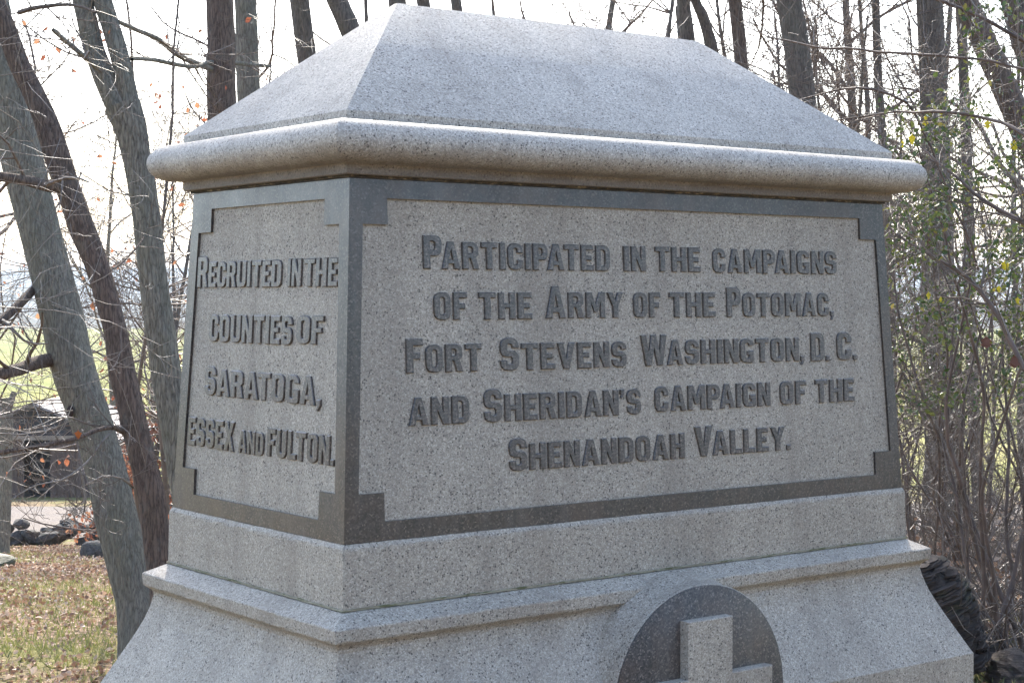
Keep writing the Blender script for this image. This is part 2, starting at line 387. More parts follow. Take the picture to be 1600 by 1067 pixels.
# die: plain band under the border, then the recessed core
REC = .007
profile('die_stone', [(.008, 1.0555), (.0085, 1.062), (.0065, 1.185), (.0055, 1.1905), (.0005, 1.1995), (-REC, 1.2005), (-REC-.0425, 2.0)], GR_PANEL, cap_bot=False)
profile('mortar_joint', [(-.046, 2.0), (-.0365, 2.0008), (-.0365, 2.0062), (-.046, 2.0068)], MORT, cap_bot=False, cap_top=False)
capp = [(-.046, 2.0062), (-.0245, 2.0063), (-.0225, 2.0085), (-.0225, 2.027), (-.021, 2.030)] + arc(-.004, 2.0775, .050, .0465, -88, 88, 22) + \
       [(-.0150, 2.1243), (-.0235, 2.1246), (-.0235, 2.1448), (-.0250, 2.1475)]
cap = None
def build_cap():
    V = []; F = []; pts = capp
    for d, z in pts:
        a, b = A0+d, B0+d; V.extend([(-a, -b, z), (a, -b, z), (a, b, z), (-a, b, z)])
    for i in range(len(pts)-1):
        for j in range(4):
            k = (j+1) % 4; F.append((i*4+j, i*4+k, (i+1)*4+k, (i+1)*4+j))
    F.append((3, 2, 1, 0)); n = (len(pts)-1)*4; k = len(V)
    r, zt, t = .512, 2.469, .006
    V.extend([(-r, -t, zt), (r, -t, zt), (r, t, zt), (-r, t, zt)])
    for j in range(4): F.append((n+j, n+(j+1) % 4, k+(j+1) % 4, k+j))
    F.append((k, k+1, k+2, k+3))
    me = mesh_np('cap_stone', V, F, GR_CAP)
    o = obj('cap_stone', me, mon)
    # round the long roll smoothly but keep the mitres
    sm = np.zeros(len(me.polygons), bool)
    for pi in range(16, 16+22*4+4): sm[pi] = True
    me.polygons.foreach_set('use_smooth', sm)
    me.set_sharp_from_angle(angle=R(25))
    return o
build_cap()
bv = base_o.modifiers.new('b', 'BEVEL'); bv.width = .0018; bv.segments = 2; bv.limit_method = 'ANGLE'; bv.angle_limit = R(40)

# faces of the die: (origin at z=1.2, u axis, outward normal)
SLP = math.atan(TP)
def face_frame(which):
    if which == 'front': o, u, nn, half = Vector((0, -B0, 1.2)), Vector((1, 0, 0)), Vector((0, -1, 0)), A0
    if which == 'back': o, u, nn, half = Vector((0, B0, 1.2)), Vector((-1, 0, 0)), Vector((0, 1, 0)), A0
    if which == 'left': o, u, nn, half = Vector((-A0, 0, 1.2)), Vector((0, -1, 0)), Vector((-1, 0, 0)), B0
    if which == 'right': o, u, nn, half = Vector((A0, 0, 1.2)), Vector((0, 1, 0)), Vector((1, 0, 0)), B0
    return o, u, nn, half
def fpt(fr, u, z, depth):
    """point on a die face: u across, z world height, depth outward from the outer surface"""
    o, ua, nn, half = fr
    return o + ua*u + nn*(-(z-1.2)*TP+depth) + Vector((0, 0, z-1.2))
def border(which):
    fr = face_frame(which); half = fr[3]; z0, z1 = 1.2004, 1.9996
    h0, h1 = half, half-.0425
    L0 = half-.04; Lt = half-.04-.0425*.95
    def ih(z): return half-.0395-(z-1.2)*TP*.55
    blk = .066
    zi0, zi1, zb0, zb1 = 1.2425, 1.9575, 1.306, 1.899
    bw = .041 if half < .5 else .036
    ih_ = lambda z: half-(z-1.2)*TP-bw
    inner = [(-ih_(zb0)+blk, zi0), (ih_(zb0)-blk, zi0), (ih_(zb0)-blk, zb0), (ih_(zb0), zb0), (ih_(zb1), zb1), (ih_(zb1)-blk, zb1),
             (ih_(zb1)-blk, zi1), (-ih_(zb1)+blk, zi1), (-ih_(zb1)+blk, zb1), (-ih_(zb1), zb1), (-ih_(zb0), zb0), (-ih_(zb0)+blk, zb0)]
    outer = [(-h0, z0), (h0, z0), (h1, z1), (-h1, z1)]
    V = []; F = []
    for (u, z) in outer+inner: V.append(tuple(fpt(fr, u, z, 0)))
    # front skin
    tess = tessellate_polygon([[Vector((u, z, 0)) for u, z in outer], [Vector((u, z, 0)) for u, z in inner]])
    P = outer+inner
    for t in tess:
        a, b, c = [P[i] for i in t]
        ar = (b[0]-a[0])*(c[1]-a[1])-(b[1]-a[1])*(c[0]-a[0])
        F.append(tuple(t) if ar > 0 else tuple(t[::-1]))
    # returns into the recess, with a worn arris
    n = len(V)
    for (u, z) in inner: V.append(tuple(fpt(fr, u, z, -REC-.001)))
    for i in range(12):
        j = (i+1) % 12; F.append((4+i, 4+j, n+j, n+i))
    k = len(V); V += [tuple(fpt(fr, -h1+REC, z1, -REC)), tuple(fpt(fr, h1-REC, z1, -REC)), tuple(fpt(fr, -h0+REC, z0, -REC)), tuple(fpt(fr, h0-REC, z0, -REC))]
    F.append((3, 2, k+1, k)); F.append((0, k+2, k+3, 1))
    me = mesh_np('polished_border', V, F, POL)
    return obj('polished_border', me, mon)
for w_ in ('front', 'left', 'right', 'back'): border(w_)

# glyph outlines: height 10, (x, y[, fillet radius])
G = {
 'I': (2.5, [[(0,0),(2.5,0),(2.5,10),(0,10)]]),
 'T': (6.8, [[(2.15,0),(4.65,0),(4.65,8),(6.8,8),(6.8,10),(0,10),(0,8),(2.15,8)]]),
 'H': (6.9, [[(0,0),(2.45,0),(2.45,4.1),(4.45,4.1),(4.45,0),(6.9,0),(6.9,10),(4.45,10),(4.45,6),(2.45,6),(2.45,10),(0,10)]]),
 'E': (5.9, [[(0,0),(5.9,0),(5.9,2.0),(2.5,2.0),(2.5,4.1),(5.0,4.1),(5.0,6.0),(2.5,6.0),(2.5,8.0),(5.8,8.0),(5.8,10),(0,10)]]),
 'F': (5.8, [[(0,0),(2.5,0),(2.5,4.0),(4.9,4.0),(4.9,5.9),(2.5,5.9),(2.5,8.0),(5.8,8.0),(5.8,10),(0,10)]]),
 'L': (5.6, [[(0,0),(5.6,0),(5.6,2.0),(2.5,2.0),(2.5,10),(0,10)]]),
 'P': (6.6, [[(0,0),(2.5,0),(2.5,3.8),(6.6,3.8,2.2),(6.6,10,2.2),(0,10)], [(2.5,5.7),(2.5,8.2),(4.2,8.2,.8),(4.2,5.7,.8)]]),
 'R': (7.0, [[(0,0),(2.5,0),(2.5,4.0),(3.3,4.0),(4.5,0),(7.0,0),(5.75,4.55),(6.75,5.2,.5),(6.75,10,2.2),(0,10)], [(2.5,5.8),(2.5,8.2),(4.3,8.2,.8),(4.3,5.8,.8)]]),
 'D': (6.8, [[(0,0),(6.8,0,2.6),(6.8,10,2.6),(0,10)], [(2.5,1.9),(2.5,8.1),(4.3,8.1,.9),(4.3,1.9,.9)]]),
 'O': (6.8, [[(0,0,2.6),(6.8,0,2.6),(6.8,10,2.6),(0,10,2.6)], [(2.5,1.9,.8),(2.5,8.1,.8),(4.3,8.1,.8),(4.3,1.9,.8)]]),
 'C': (6.6, [[(0,0,2.6),(6.6,0,2.6),(6.6,3.7),(4.15,3.7),(4.15,1.9,.7),(2.5,1.9,.7),(2.5,8.1,.7),(4.15,8.1,.7),(4.15,6.3),(6.6,6.3),(6.6,10,2.6),(0,10,2.6)]]),
 'G': (6.8, [[(0,0,2.6),(6.8,0,1.2),(6.8,4.9),(3.5,4.9),(3.5,3.2),(4.4,3.2),(4.4,1.9,.4),(2.5,1.9,.7),(2.5,8.1,.7),(4.4,8.1,.7),(4.4,7.0),(6.8,7.0),(6.8,10,2.6),(0,10,2.6)]]),
 'S': (6.5, [[(0,0,2.5),(6.5,0,2.5),(6.5,6.0,2.2),(2.4,6.0,.7),(2.4,8.1,.7),(4.1,8.1,.7),(4.1,6.9),(6.5,6.9),(6.5,10,2.5),(0,10,2.5),(0,4.1,2.2),(4.1,4.1,.7),(4.1,1.9,.7),(2.4,1.9,.7),(2.4,3.1),(0,3.1)]]),
 'A': (7.6, [[(0,0),(2.45,0),(2.8,1.8),(4.8,1.8),(5.15,0),(7.6,0),(5.1,10),(2.5,10)], [(3.1,3.5),(3.8,7.4),(4.5,3.5)]]),
 'N': (6.9, [[(0,0),(2.3,0),(2.3,5.2),(4.5,0),(6.9,0),(6.9,10),(4.6,10),(4.6,4.8),(2.4,10),(0,10)]]),
 'M': (8.7, [[(0,0),(2.25,0),(2.25,5.9),(3.55,2.2),(5.15,2.2),(6.45,5.9),(6.45,0),(8.7,0),(8.7,10),(5.95,10),(4.35,5.4),(2.75,10),(0,10)]]),
 'V': (7.5, [[(2.5,0),(5.0,0),(7.5,10),(4.9,10),(3.75,3.9),(2.6,10),(0,10)]]),
 'W': (10.6, [[(1.9,0),(4.1,0),(5.3,5.6),(6.5,0),(8.7,0),(10.6,10),(8.2,10),(7.5,4.4),(6.4,10),(4.2,10),(3.1,4.4),(2.4,10),(0,10)]]),
 'Y': (7.4, [[(2.45,0),(4.95,0),(4.95,4.3),(7.4,10),(4.8,10),(3.7,6.7),(2.6,10),(0,10),(2.45,4.3)]]),
 'U': (6.8, [[(0,0,2.6),(6.8,0,2.6),(6.8,10),(4.3,10),(4.3,1.9,.8),(2.5,1.9,.8),(2.5,10),(0,10)]]),
 'X': (7.4, [[(0,0),(2.6,0),(3.7,2.8),(4.8,0),(7.4,0),(5.1,5.1),(7.3,10),(4.7,10),(3.7,7.3),(2.7,10),(.1,10),(2.3,5.1)]]),
 '.': (2.1, [[(0,0),(2.1,0),(2.1,2.1),(0,2.1)]]),
 ',': (2.1, [[(.7,0),(0,-1.7),(1.0,-1.7),(2.1,.2),(2.1,2.1),(0,2.1),(0,0)]]),
 "'": (2.0, [[(0.1,6.6),(1.0,6.6),(2.0,8.2),(2.0,10),(0,10),(0,8),(.7,8)]]),
}
def fillet(poly):
    out = []; n = len(poly)
    for i in range(n):
        p = poly[i]
        if len(p) == 2: out.append((p[0], p[1])); continue
        a, c = poly[i-1], poly[(i+1) % n]; r = p[2]
        v1 = np.array([a[0]-p[0], a[1]-p[1]]); v2 = np.array([c[0]-p[0], c[1]-p[1]]); P = np.array(p[:2])
        v1 = v1/np.linalg.norm(v1); v2 = v2/np.linalg.norm(v2)
        s, e = P+v1*r, P+v2*r
        for t in (0, .28, .5, .72, 1):
            q = (1-t)**2*s+2*t*(1-t)*(P*.88+(s+e)/2*.12)+t*t*e; out.append((q[0], q[1]))
    return out
def inset(poly, d):
    n = len(poly); out = []
    for i in range(n):
        a, p, c = [np.array(poly[k % n]) for k in (i-1, i, i+1)]
        e1 = (p-a)/np.linalg.norm(p-a); e2 = (c-p)/np.linalg.norm(c-p)
        n1 = np.array([-e1[1], e1[0]]); n2 = np.array([-e2[1], e2[0]])
        b = n1+n2; b = b/max(1e-6, b@b)*2
        if np.linalg.norm(b) > 2.2: b = b/np.linalg.norm(b)*2.2
        q = p+b*d; out.append((q[0], q[1]))
    return out
def area(p): return sum(p[i-1][0]*p[i][1]-p[i][0]*p[i-1][1] for i in range(len(p)))/2
glyph_cache = {}
def letter(ch, fr, u0, z0, w, h, deep=.0048):
    width, conts = G[ch]
    cs = []
    for ci, c in enumerate(conts):
        q = fillet(c); 
        if (area(q) > 0) != (ci == 0): q = q[::-1]
        cs.append([(x/width*w, y/10*h) for x, y in q])
    V = []; F = []; tops = []; base_i = []
    for q in cs:
        q2 = inset(q, .0016); n = len(q); b = len(V)
        q = [(x+rng.normal(0, .00035), y+rng.normal(0, .00035)) for x, y in q]
        for (x, y) in q: V.append(fpt(fr, u0+x, z0+y, -REC-.0006))
        for (x, y) in q: V.append(fpt(fr, u0+x, z0+y, -REC+deep-.0016))
        for (x, y) in q2: V.append(fpt(fr, u0+x, z0+y, -REC+deep))
        for i in range(n):
            j = (i+1) % n
            F.append((b+i, b+j, b+n+j, b+n+i)); F.append((b+n+i, b+n+j, b+2*n+j, b+2*n+i))
        tops.append(q2); base_i.append(b+2*n)
    tess = tessellate_polygon([[Vector((x, y, 0)) for x, y in q] for q in tops])
    flat = [p for q in tops for p in q]; idx = []
    for q, b in zip(tops, base_i): idx += [b+i for i in range(len(q))]
    for t in tess:
        a, b, c = [flat[i] for i in t]
        ar = (b[0]-a[0])*(c[1]-a[1])-(b[1]-a[1])*(c[0]-a[0])
        tt = t if ar > 0 else t[::-1]
        F.append(tuple(idx[i] for i in tt))
    org = fpt(fr, u0, z0, -REC)
    me = mesh_np('letter', [tuple(v-org) for v in V], F, POL_LET)
    obj('letter', me, mon, org)
def word(txt, fr, u0, u1, zb, big, small, gap=1.0, tail=''):
    """first letter tall when it is upper case, the rest small capitals, spread from u0 to u1"""
    hs = [big if c.isupper() else small for c in txt]
    ws = [G[c.upper()][0]*(.94 if hh == big and big != small else 1)*(hh/small) for c, hh in zip(txt, hs)]
    for i, c in enumerate(txt):
        if i and hs[i] == big and hs[i] != small: pass
    g = gap; gaps = []
    for a, b in zip(txt[:-1], txt[1:]):
        k = (a+b).upper(); x = g
        if k in ('AT', 'TA', 'AV', 'VA', 'AY', 'LT', 'PA', 'FA', 'WA'): x = g-1.1
        if b in ".,'" : x = g*.8
        gaps.append(x)
    tot = sum(ws)+sum(gaps); sc = (u1-u0)/tot
    u = u0
    for i, c in enumerate(txt):
        letter(c.upper(), fr, u, zb, ws[i]*sc, hs[i]); u += ws[i]*sc+(gaps[i]*sc if i < len(gaps) else 0)
FF, FL = face_frame('front'), face_frame('left')
BG, SM = .0765, .0625
for (t, a, b, z) in [('Participated', -.689, -.133, 1.802), ('in', -.088, -.015, 1.802), ('the', .016, .173, 1.802), ('campaigns', .216, .688, 1.801),
                     ('of', -.664, -.570, 1.686), ('the', -.537, -.381, 1.686), ('Army', -.340, -.094, 1.687), ('of', -.061, .030, 1.687), ('the', .060, .221, 1.687), ('Potomac,', .261, .671, 1.6865),
                     ('Fort', -.744, -.533, 1.5675), ('Stevens', -.480, -.089, 1.566), ('Washington,', -.042, .548, 1.5665), ('D.', .573, .648, 1.5645), ('C.', .677, .760, 1.565),
                     ('and', -.742, -.574, 1.449), ("Sheridan's", -.532, -.047, 1.448), ('campaign', .000, .412, 1.4505), ('of', .449, .551, 1.451), ('the', .585, .743, 1.451),
                     ('Shenandoah', -.463, .097, 1.3305), ('Valley.', .131, .483, 1.331)]:
    word(t, FF, a, b, z, BG, SM)
# the side inscription reads from +y to -y; u grows that way on this face
for (t, a, b, z, bg_, sm_) in [('Recruited', -.340, .087, 1.761, .0785, .0635), ('in', .114, .178, 1.7615, .0645, .0645), ('the', .190, .337, 1.761, .0645, .0645),
                     ('counties', -.265, .147, 1.627, .067, .067), ('of', .167, .286, 1.631, .065, .065),
                     ('Saratoga,', -.276, .286, 1.494, .0715, .0655), ('Essex', -.355, -.109, 1.3635, .0715, .0715), ('and', -.088, .037, 1.3635, .055, .055), ('Fulton.', .053, .354, 1.3660, .0655, .0655)]:
    word(t, FL, a, b, z, bg_, sm_, gap=.7)

# cross emblem on its drum
def build_emblem():
    N = 64; zc, xc = .752, .010; yb = -.40
    ring = [(.300, -.395), (.300, -.474), (.294, -.490), (.289, -.506), (.286, -.522), (.286, -.545), (.286, -.556), (.2845, -.558)]
    V = []; F = []
    for r, y in ring:
        for i in range(N):
            a = 2*math.pi*i/N; V.append((xc+r*math.cos(a), y, zc+r*math.sin(a)))
    for k in range(len(ring)-1):
        for i in range(N):
            j = (i+1) % N; F.append((k*N+i, k*N+j, (k+1)*N+j, (k+1)*N+i))
    F.append(tuple(range((len(ring)-1)*N, len(ring)*N)))
    me = mesh_np('emblem_drum', V, F, GR_BASE, True); me.set_sharp_from_angle(angle=R(40)); obj('emblem_drum', me, mon)
    V = []; F = []
    for r, y in [(.2835, -.556), (.2835, -.5615), (.2815, -.563)]:
        for i in range(N): a = 2*math.pi*i/N; V.append((xc+r*math.cos(a), y, zc+r*math.sin(a)))
    for k in range(2):
        for i in range(N): j = (i+1) % N; F.append((k*N+i, k*N+j, (k+1)*N+j, (k+1)*N+i))
    F.append(tuple(range(2*N, 3*N)))
    me = mesh_np('emblem_disc', V, F, POL_DISC, True); me.set_sharp_from_angle(angle=R(40)); obj('emblem_disc', me, mon)
    w, L = .0745, .214; y0, y1 = -.5625, -.592
    P = [(-w, -L), (w, -L), (w, -w), (L, -w), (L, w), (w, w), (w, L), (-w, L), (-w, w), (-L, w), (-L, -w), (-w, -w)]
    P2 = inset(P, .002)
    V = [(xc+x, y0, zc-.008+z) for x, z in P]+[(xc+x, y1+.002, zc-.008+z) for x, z in P]+[(xc+x, y1, zc-.008+z) for x, z in P2]
    F = []
    for k in range(2):
        for i in range(12): j = (i+1) % 12; F.append((k*12+i, k*12+j, (k+1)*12+j, (k+1)*12+i))
    F.append(tuple(range(24, 36)))
    obj('cross', mesh_np('cross', V, F, GR_BASE), mon)
build_emblem()

# ------------------------------------------------------------------ tubes: trunks, limbs, twigs
class Tubes:
    def __init__(s): s.V = []; s.F = []; s.n = 0
    def add(s, P, rad, k=3, rough=0.0, lobes=0.0):
        P = np.asarray(P, float); rad = np.asarray(rad, float); n = len(P)
        if n < 2: return
        T = np.empty_like(P); T[1:-1] = P[2:]-P[:-2]; T[0] = P[1]-P[0]; T[-1] = P[-1]-P[-2]
        T /= np.linalg.norm(T, axis=1, keepdims=True)+1e-9
        ref = np.array([0., 0, 1]) if abs(T[:, 2]).mean() < .8 else np.array([1., 0, 0])
        U = np.cross(T, ref); U /= np.linalg.norm(U, axis=1, keepdims=True)+1e-9; W_ = np.cross(T, U)
        a = 2*np.pi*np.arange(k)/k
        rr = rad[:, None]*np.ones((n, k))
        if lobes:
            sidx = np.arange(n)[:, None]
            rr = rr*(1+lobes*(np.sin(3*a+.11*sidx)*.5+np.sin(5*a+1.3-.07*sidx)*.35))
        if rough and k < 20: rr = rr*(1+rough*rng.standard_normal((n, k)))
        elif rough:
            off = np.zeros((n, k)); cur = rng.standard_normal(k)
            for q_ in range(n):
                cur = cur*.86+rng.standard_normal(k)*.51; off[q_] = cur
            off = np.sign(off)*np.abs(off)**.7
            rr = rr*(1+rough*off)
        R3 = P[:, None]+rr[..., None]*(np.cos(a)[None, :, None]*U[:, None]+np.sin(a)[None, :, None]*W_[:, None])
        s.V.append(R3.reshape(-1, 3))
        i = (np.arange(n-1)*k)[:, None]; j = np.arange(k)[None]; j2 = (j+1) % k
        s.F.append((s.n+np.stack([i+j, i+j2, i+k+j2, i+k+j], -1)).reshape(-1, 4)); s.n += n*k
    def mesh(s, name, m_, smooth=True):
        if not s.V: return mesh_np(name, np.zeros((0, 3)), [], m_)
        return mesh_np(name, np.concatenate(s.V), np.concatenate(s.F), m_, smooth)
def unit(v): return v/(np.linalg.norm(v)+1e-9)
def path(p, d, L, n, wig, up=0.0, curl=None):
    P = [np.array(p, float)]; d = unit(np.array(d, float)); st = L/n
    for i in range(n):
        d = unit(d+rng.normal(0, wig, 3)+np.array([0, 0, up])); P.append(P[-1]+d*st)
    return np.array(P)
def smooth_path(P, rad, step):
    """Catmull-Rom through the given points"""
    P = np.asarray(P, float); rad = np.asarray(rad, float); Q = []; S = []
    n = len(P)
    for i in range(n-1):
        p0, p1, p2, p3 = P[max(i-1, 0)], P[i], P[i+1], P[min(i+2, n-1)]
        m_ = max(1, int(np.linalg.norm(p2-p1)/step))
        for k in range(m_):
            t = k/m_
            Q.append(.5*((2*p1)+(-p0+p2)*t+(2*p0-5*p1+4*p2-p3)*t*t+(-p0+3*p1-3*p2+p3)*t**3)); S.append(rad[i]*(1-t)+rad[i+1]*t)
    Q.append(P[-1]); S.append(rad[-1]); return np.array(Q), np.array(S)
def grow(tb, p, d, L, r, lvl, wig=.16, up=.05, nch=(4, 7), k=None, spread=(35, 70), minr=.0012, leaves=None, shrink=.5, ret=None):
    n = max(4, int(L/(.22 if L > 1 else .1))) ; n = min(n, 14)
    P = path(p, d, L, n, wig, up); rad = np.linspace(r, max(minr, r*.35), n+1)
    tb.add(P, rad, k or (6 if r > .02 else 4 if r > .008 else 3))
    if leaves is not None and lvl <= 1:
        for i in range(2, n+1): leaves.append((P[i], P[i]-P[i-1]))
    if ret is not None: ret.append(P)
    if lvl <= 0: return
    for c in range(rng.integers(nch[0], nch[1]+1)):
        f = rng.uniform(.2, 1.0); i = min(n-1, int(f*n)); q = P[i]+(P[i+1]-P[i])*rng.random(); dd = unit(P[i+1]-P[i])
        ax = unit(np.cross(dd, rng.normal(0, 1, 3))); ang = R(rng.uniform(*spread))
        nd = dd*math.cos(ang)+ax*math.sin(ang)
        grow(tb, q, nd, L*rng.uniform(.35, .7)*(1.15-f*.4), max(minr, rad[i]*rng.uniform(.4, .65)), lvl-1, wig*1.1, up, nch, None, spread, minr, leaves, shrink)

def leaf_mesh(name, pts, size, m_, droop=.3, fold=.25, wide=.5, up=None):
    """small folded leaves: 6 vertices, 4 triangles each"""
    n = len(pts)
    P = np.array([p for p, _ in pts]); 
    D = rng.normal(0, 1, (n, 3)); D[:, 2] -= droop; D /= np.linalg.norm(D, axis=1, keepdims=True)
    if up is not None:
        D[:, 2] *= up; D /= np.linalg.norm(D, axis=1, keepdims=True)
    Q = rng.normal(0, 1, (n, 3)); 
    if up is not None: Q[:, 2] *= .35
    S = np.cross(D, Q); S /= np.linalg.norm(S, axis=1, keepdims=True); N = np.cross(S, D)
    s = size*rng.uniform(.6, 1.2, (n, 1))
    a = P; tip = P+D*s; m1 = P+D*s*.38; m2 = P+D*s*.7
    w1 = s*wide*.5; w2 = s*wide*.4; f = N*s*fold
    V = np.stack([a, m1-S*w1+f*.6, m2-S*w2+f*.5, tip, m2+S*w2+f*.5, m1+S*w1+f*.6], 1).reshape(-1, 3)
    b = (np.arange(n)*6)[:, None]
    F = np.concatenate([b+np.array([[0, 1, 2, 3]]), b+np.array([[0, 3, 4, 5]])]).astype(int)
    return mesh_np(name, V, F, m_)

def px_path(pts):
    return np.array([at(x, y, D) for x, y, D, w in pts]), np.array([w*.5*D/FPX for x, y, D, w in pts])
def trunk_part(parent, name, P, rad, m_, base, k=28, step=.05, rough=.028, lobes=.06):
    Q, S = smooth_path(P, rad, step); tb = Tubes(); tb.add(Q-base, S, k, rough, lobes)
    return obj(name, tb.mesh(name, m_), parent)

def near_tree(name, label, pts, D, m_, top=9.0, group=None, cat='tree', forks=(), limbs=(), twig_m=TWIG, crown=True, flare=1.35, seed=0, side=0):
    """a trunk drawn through picture points at distance D, carried down to the ground and up into a crown"""
    global rng
    rng = np.random.default_rng(seed+100)
    P, rad = px_path([(x, y, D, w) for x, y, w in pts])
    order = np.argsort(P[:, 2]); P = P[order]; rad = rad[order]
    d = P[0]-P[1]; 
    g = hgt(P[0][0], P[0][1])
    if P[0][2] > g+.05:
        k_ = (P[0][2]-g)/max(.2, -d[2]) if d[2] < 0 else 0
        k_ = min(k_, 3.0); foot = P[0]+np.array([d[0], d[1], 0])*k_*.6; foot[2] = hgt(foot[0], foot[1])-.1
        mid = (foot+P[0])/2; 
        P = np.vstack([foot, foot+(P[0]-foot)*.45, P]); rad = np.concatenate([[rad[0]*flare, rad[0]*1.08], rad])
    base = np.array([P[0][0], P[0][1], P[0][2]])
    e = empty(name, base); tag(e, label, cat, group)
    # carry on upwards
    Pn, rn = list(P), list(rad); dd = unit(P[-1]-P[-2]); hh = P[-1][2]
    while Pn[-1][2] < top and not forks:
        dd = unit(dd*.93+np.array([0, 0, .08])+rng.normal(0, .04, 3)); Pn.append(Pn[-1]+dd*.7); rn.append(max(.02, rn[-1]*.93))
    trunk_part(e, 'trunk', Pn, rn, m_, base, k=72 if D < 10 else 36, step=.03 if D < 10 else .06)
    tw = Tubes(); ends = []
    for fk in forks:
        Pf, rf = px_path([(x, y, D, w) for x, y, w in fk]); Pf = list(Pf); rf = list(rf); dd = unit(Pf[-1]-Pf[-2])
        while Pf[-1][2] < top:
            dd = unit(dd*.93+np.array([0, 0, .08])+rng.normal(0, .04, 3)); Pf.append(Pf[-1]+dd*.7); rf.append(max(.02, rf[-1]*.92))
        trunk_part(e, 'limb', Pf, rf, m_, base, k=60, step=.03); ends.append((Pf, rf))
    if not forks: ends.append((Pn, rn))
    for lb in limbs:
        Pl, rl = px_path(lb['pts']); trunk_part(e, 'limb', Pl, rl, lb.get('mat', m_), base, k=10, rough=.02)
        Q, S = smooth_path(Pl, rl, .08)
        for _ in range(lb.get('n', 8)):
            i = rng.integers(len(Q)//6, len(Q)-1); t_ = unit(Q[i+1]-Q[i]); ax = unit(np.cross(t_, rng.normal(0, 1, 3)))
            nd = unit(t_*.5+ax*.8); nd = unit(nd*np.array([1, 1, .8])+np.array([0, 0, lb.get('up', 0)]))
            grow(tw, Q[i]-base, nd, rng.uniform(.35, .9)*lb.get('len', 1), S[i]*.4, 2, .2, lb.get('up', 0)*.2, (2, 4))
    if crown:
        for (Pe, re) in ends:
            Pe = np.array(Pe); n = len(Pe)
            for _ in range(10):
                z = rng.uniform(4.2, top+.5); i = int(np.argmin(abs(Pe[:, 2]-z))); az = rng.uniform(0, 2*math.pi)
                grow(tw, Pe[i]-base, (math.cos(az), math.sin(az), rng.uniform(.5, 1.2)), rng.uniform(1.6, 3.0), re[i]*.42, 3, .14, .06, (3, 5), minr=.002)
    if tw.V: tag(obj('twigs', tw.mesh('twigs', twig_m), e), kind='stuff')
    return e, base

# --- the three big trunks on the left
T_A, baseA = near_tree('tree', 'thick pale grey-green leaning trunk, leftmost beside the monument', 
    [(218, 1005, 66), (210, 934, 60), (184, 820, 64), (165, 734, 61), (143, 660, 62), (117, 584, 66), (97, 500, 65), (75, 410, 62), (52, 320, 61), (31, 230, 62), (14, 150, 62), (-6, 60, 60)], 8.4, BK_PALE, 9, seed=1,
    limbs=[dict(pts=[(100, 560, 8.4, 24), (60, 566, 8.3, 22), (20, 580, 8.1, 20), (-40, 590, 7.9, 18)], n=5, len=.6, mat=BK_BROWN),
           dict(pts=[(55, 450, 8.4, 14), (20, 485, 8.2, 14), (-30, 530, 8.0, 14)], n=5, len=.8, mat=BK_BROWN),
           dict(pts=[(30, 20, 8.2, 8), (60, 12, 7.9, 7), (112, 8, 7.6, 5), (150, 20, 7.4, 3)], n=9, len=.8, mat=BK_BROWN, up=-.15)])
T_B, baseB = near_tree('tree', 'dark brown slender trunk leaning left in front of the thick pale trunk',
    [(256, 930, 42), (246, 860, 40), (238, 784, 41), (226, 730, 40), (215, 684, 40), (203, 630, 39), (192, 584, 40), (181, 520, 35), (162, 450, 35), (146, 400, 37), (129, 360, 40), (110, 305, 37), (88, 240, 40), (72, 190, 36), (50, 140, 32), (30, 100, 31), (10, 45, 30), (-12, -10, 29)], 7.8, BK_BROWN, 8.5, seed=2,
    limbs=[dict(pts=[(100, 292, 7.8, 24), (70, 290, 7.7, 19), (40, 282, 7.6, 17), (-30, 272, 7.4, 15)], n=5, len=.7),
           dict(pts=[(196, 676, 7.8, 12), (178, 668, 7.7, 7), (150, 672, 7.6, 7), (120, 685, 7.5, 7), (60, 697, 7.3, 7), (-20, 710, 7.2, 7)], n=7, len=.7, up=-.2),
           dict(pts=[(176, 672, 7.7, 3), (160, 690, 7.6, 3), (145, 712, 7.6, 3.4), (124, 732, 7.5, 3), (95, 750, 7.4, 2.4), (55, 758, 7.3, 2), (15, 782, 7.3, 1.5)], n=6, len=.4, mat=TWIG_PALE, up=-.1),
           dict(pts=[(125, 732, 7.5, 3), (130, 752, 7.5, 3.5), (134, 780, 7.5, 3), (130, 805, 7.5, 2)], n=6, len=.3, mat=TWIG_PALE, up=-.2),
           dict(pts=[(208, 762, 7.8, 4), (190, 747, 7.7, 3), (160, 744, 7.6, 3), (135, 756, 7.6, 2)], n=4, len=.4, mat=TWIG_PALE),
           dict(pts=[(150, 430, 7.8, 5), (185, 415, 8.1, 4), (215, 385, 8.3, 3), (225, 370, 8.4, 2)], n=5, len=.6)])
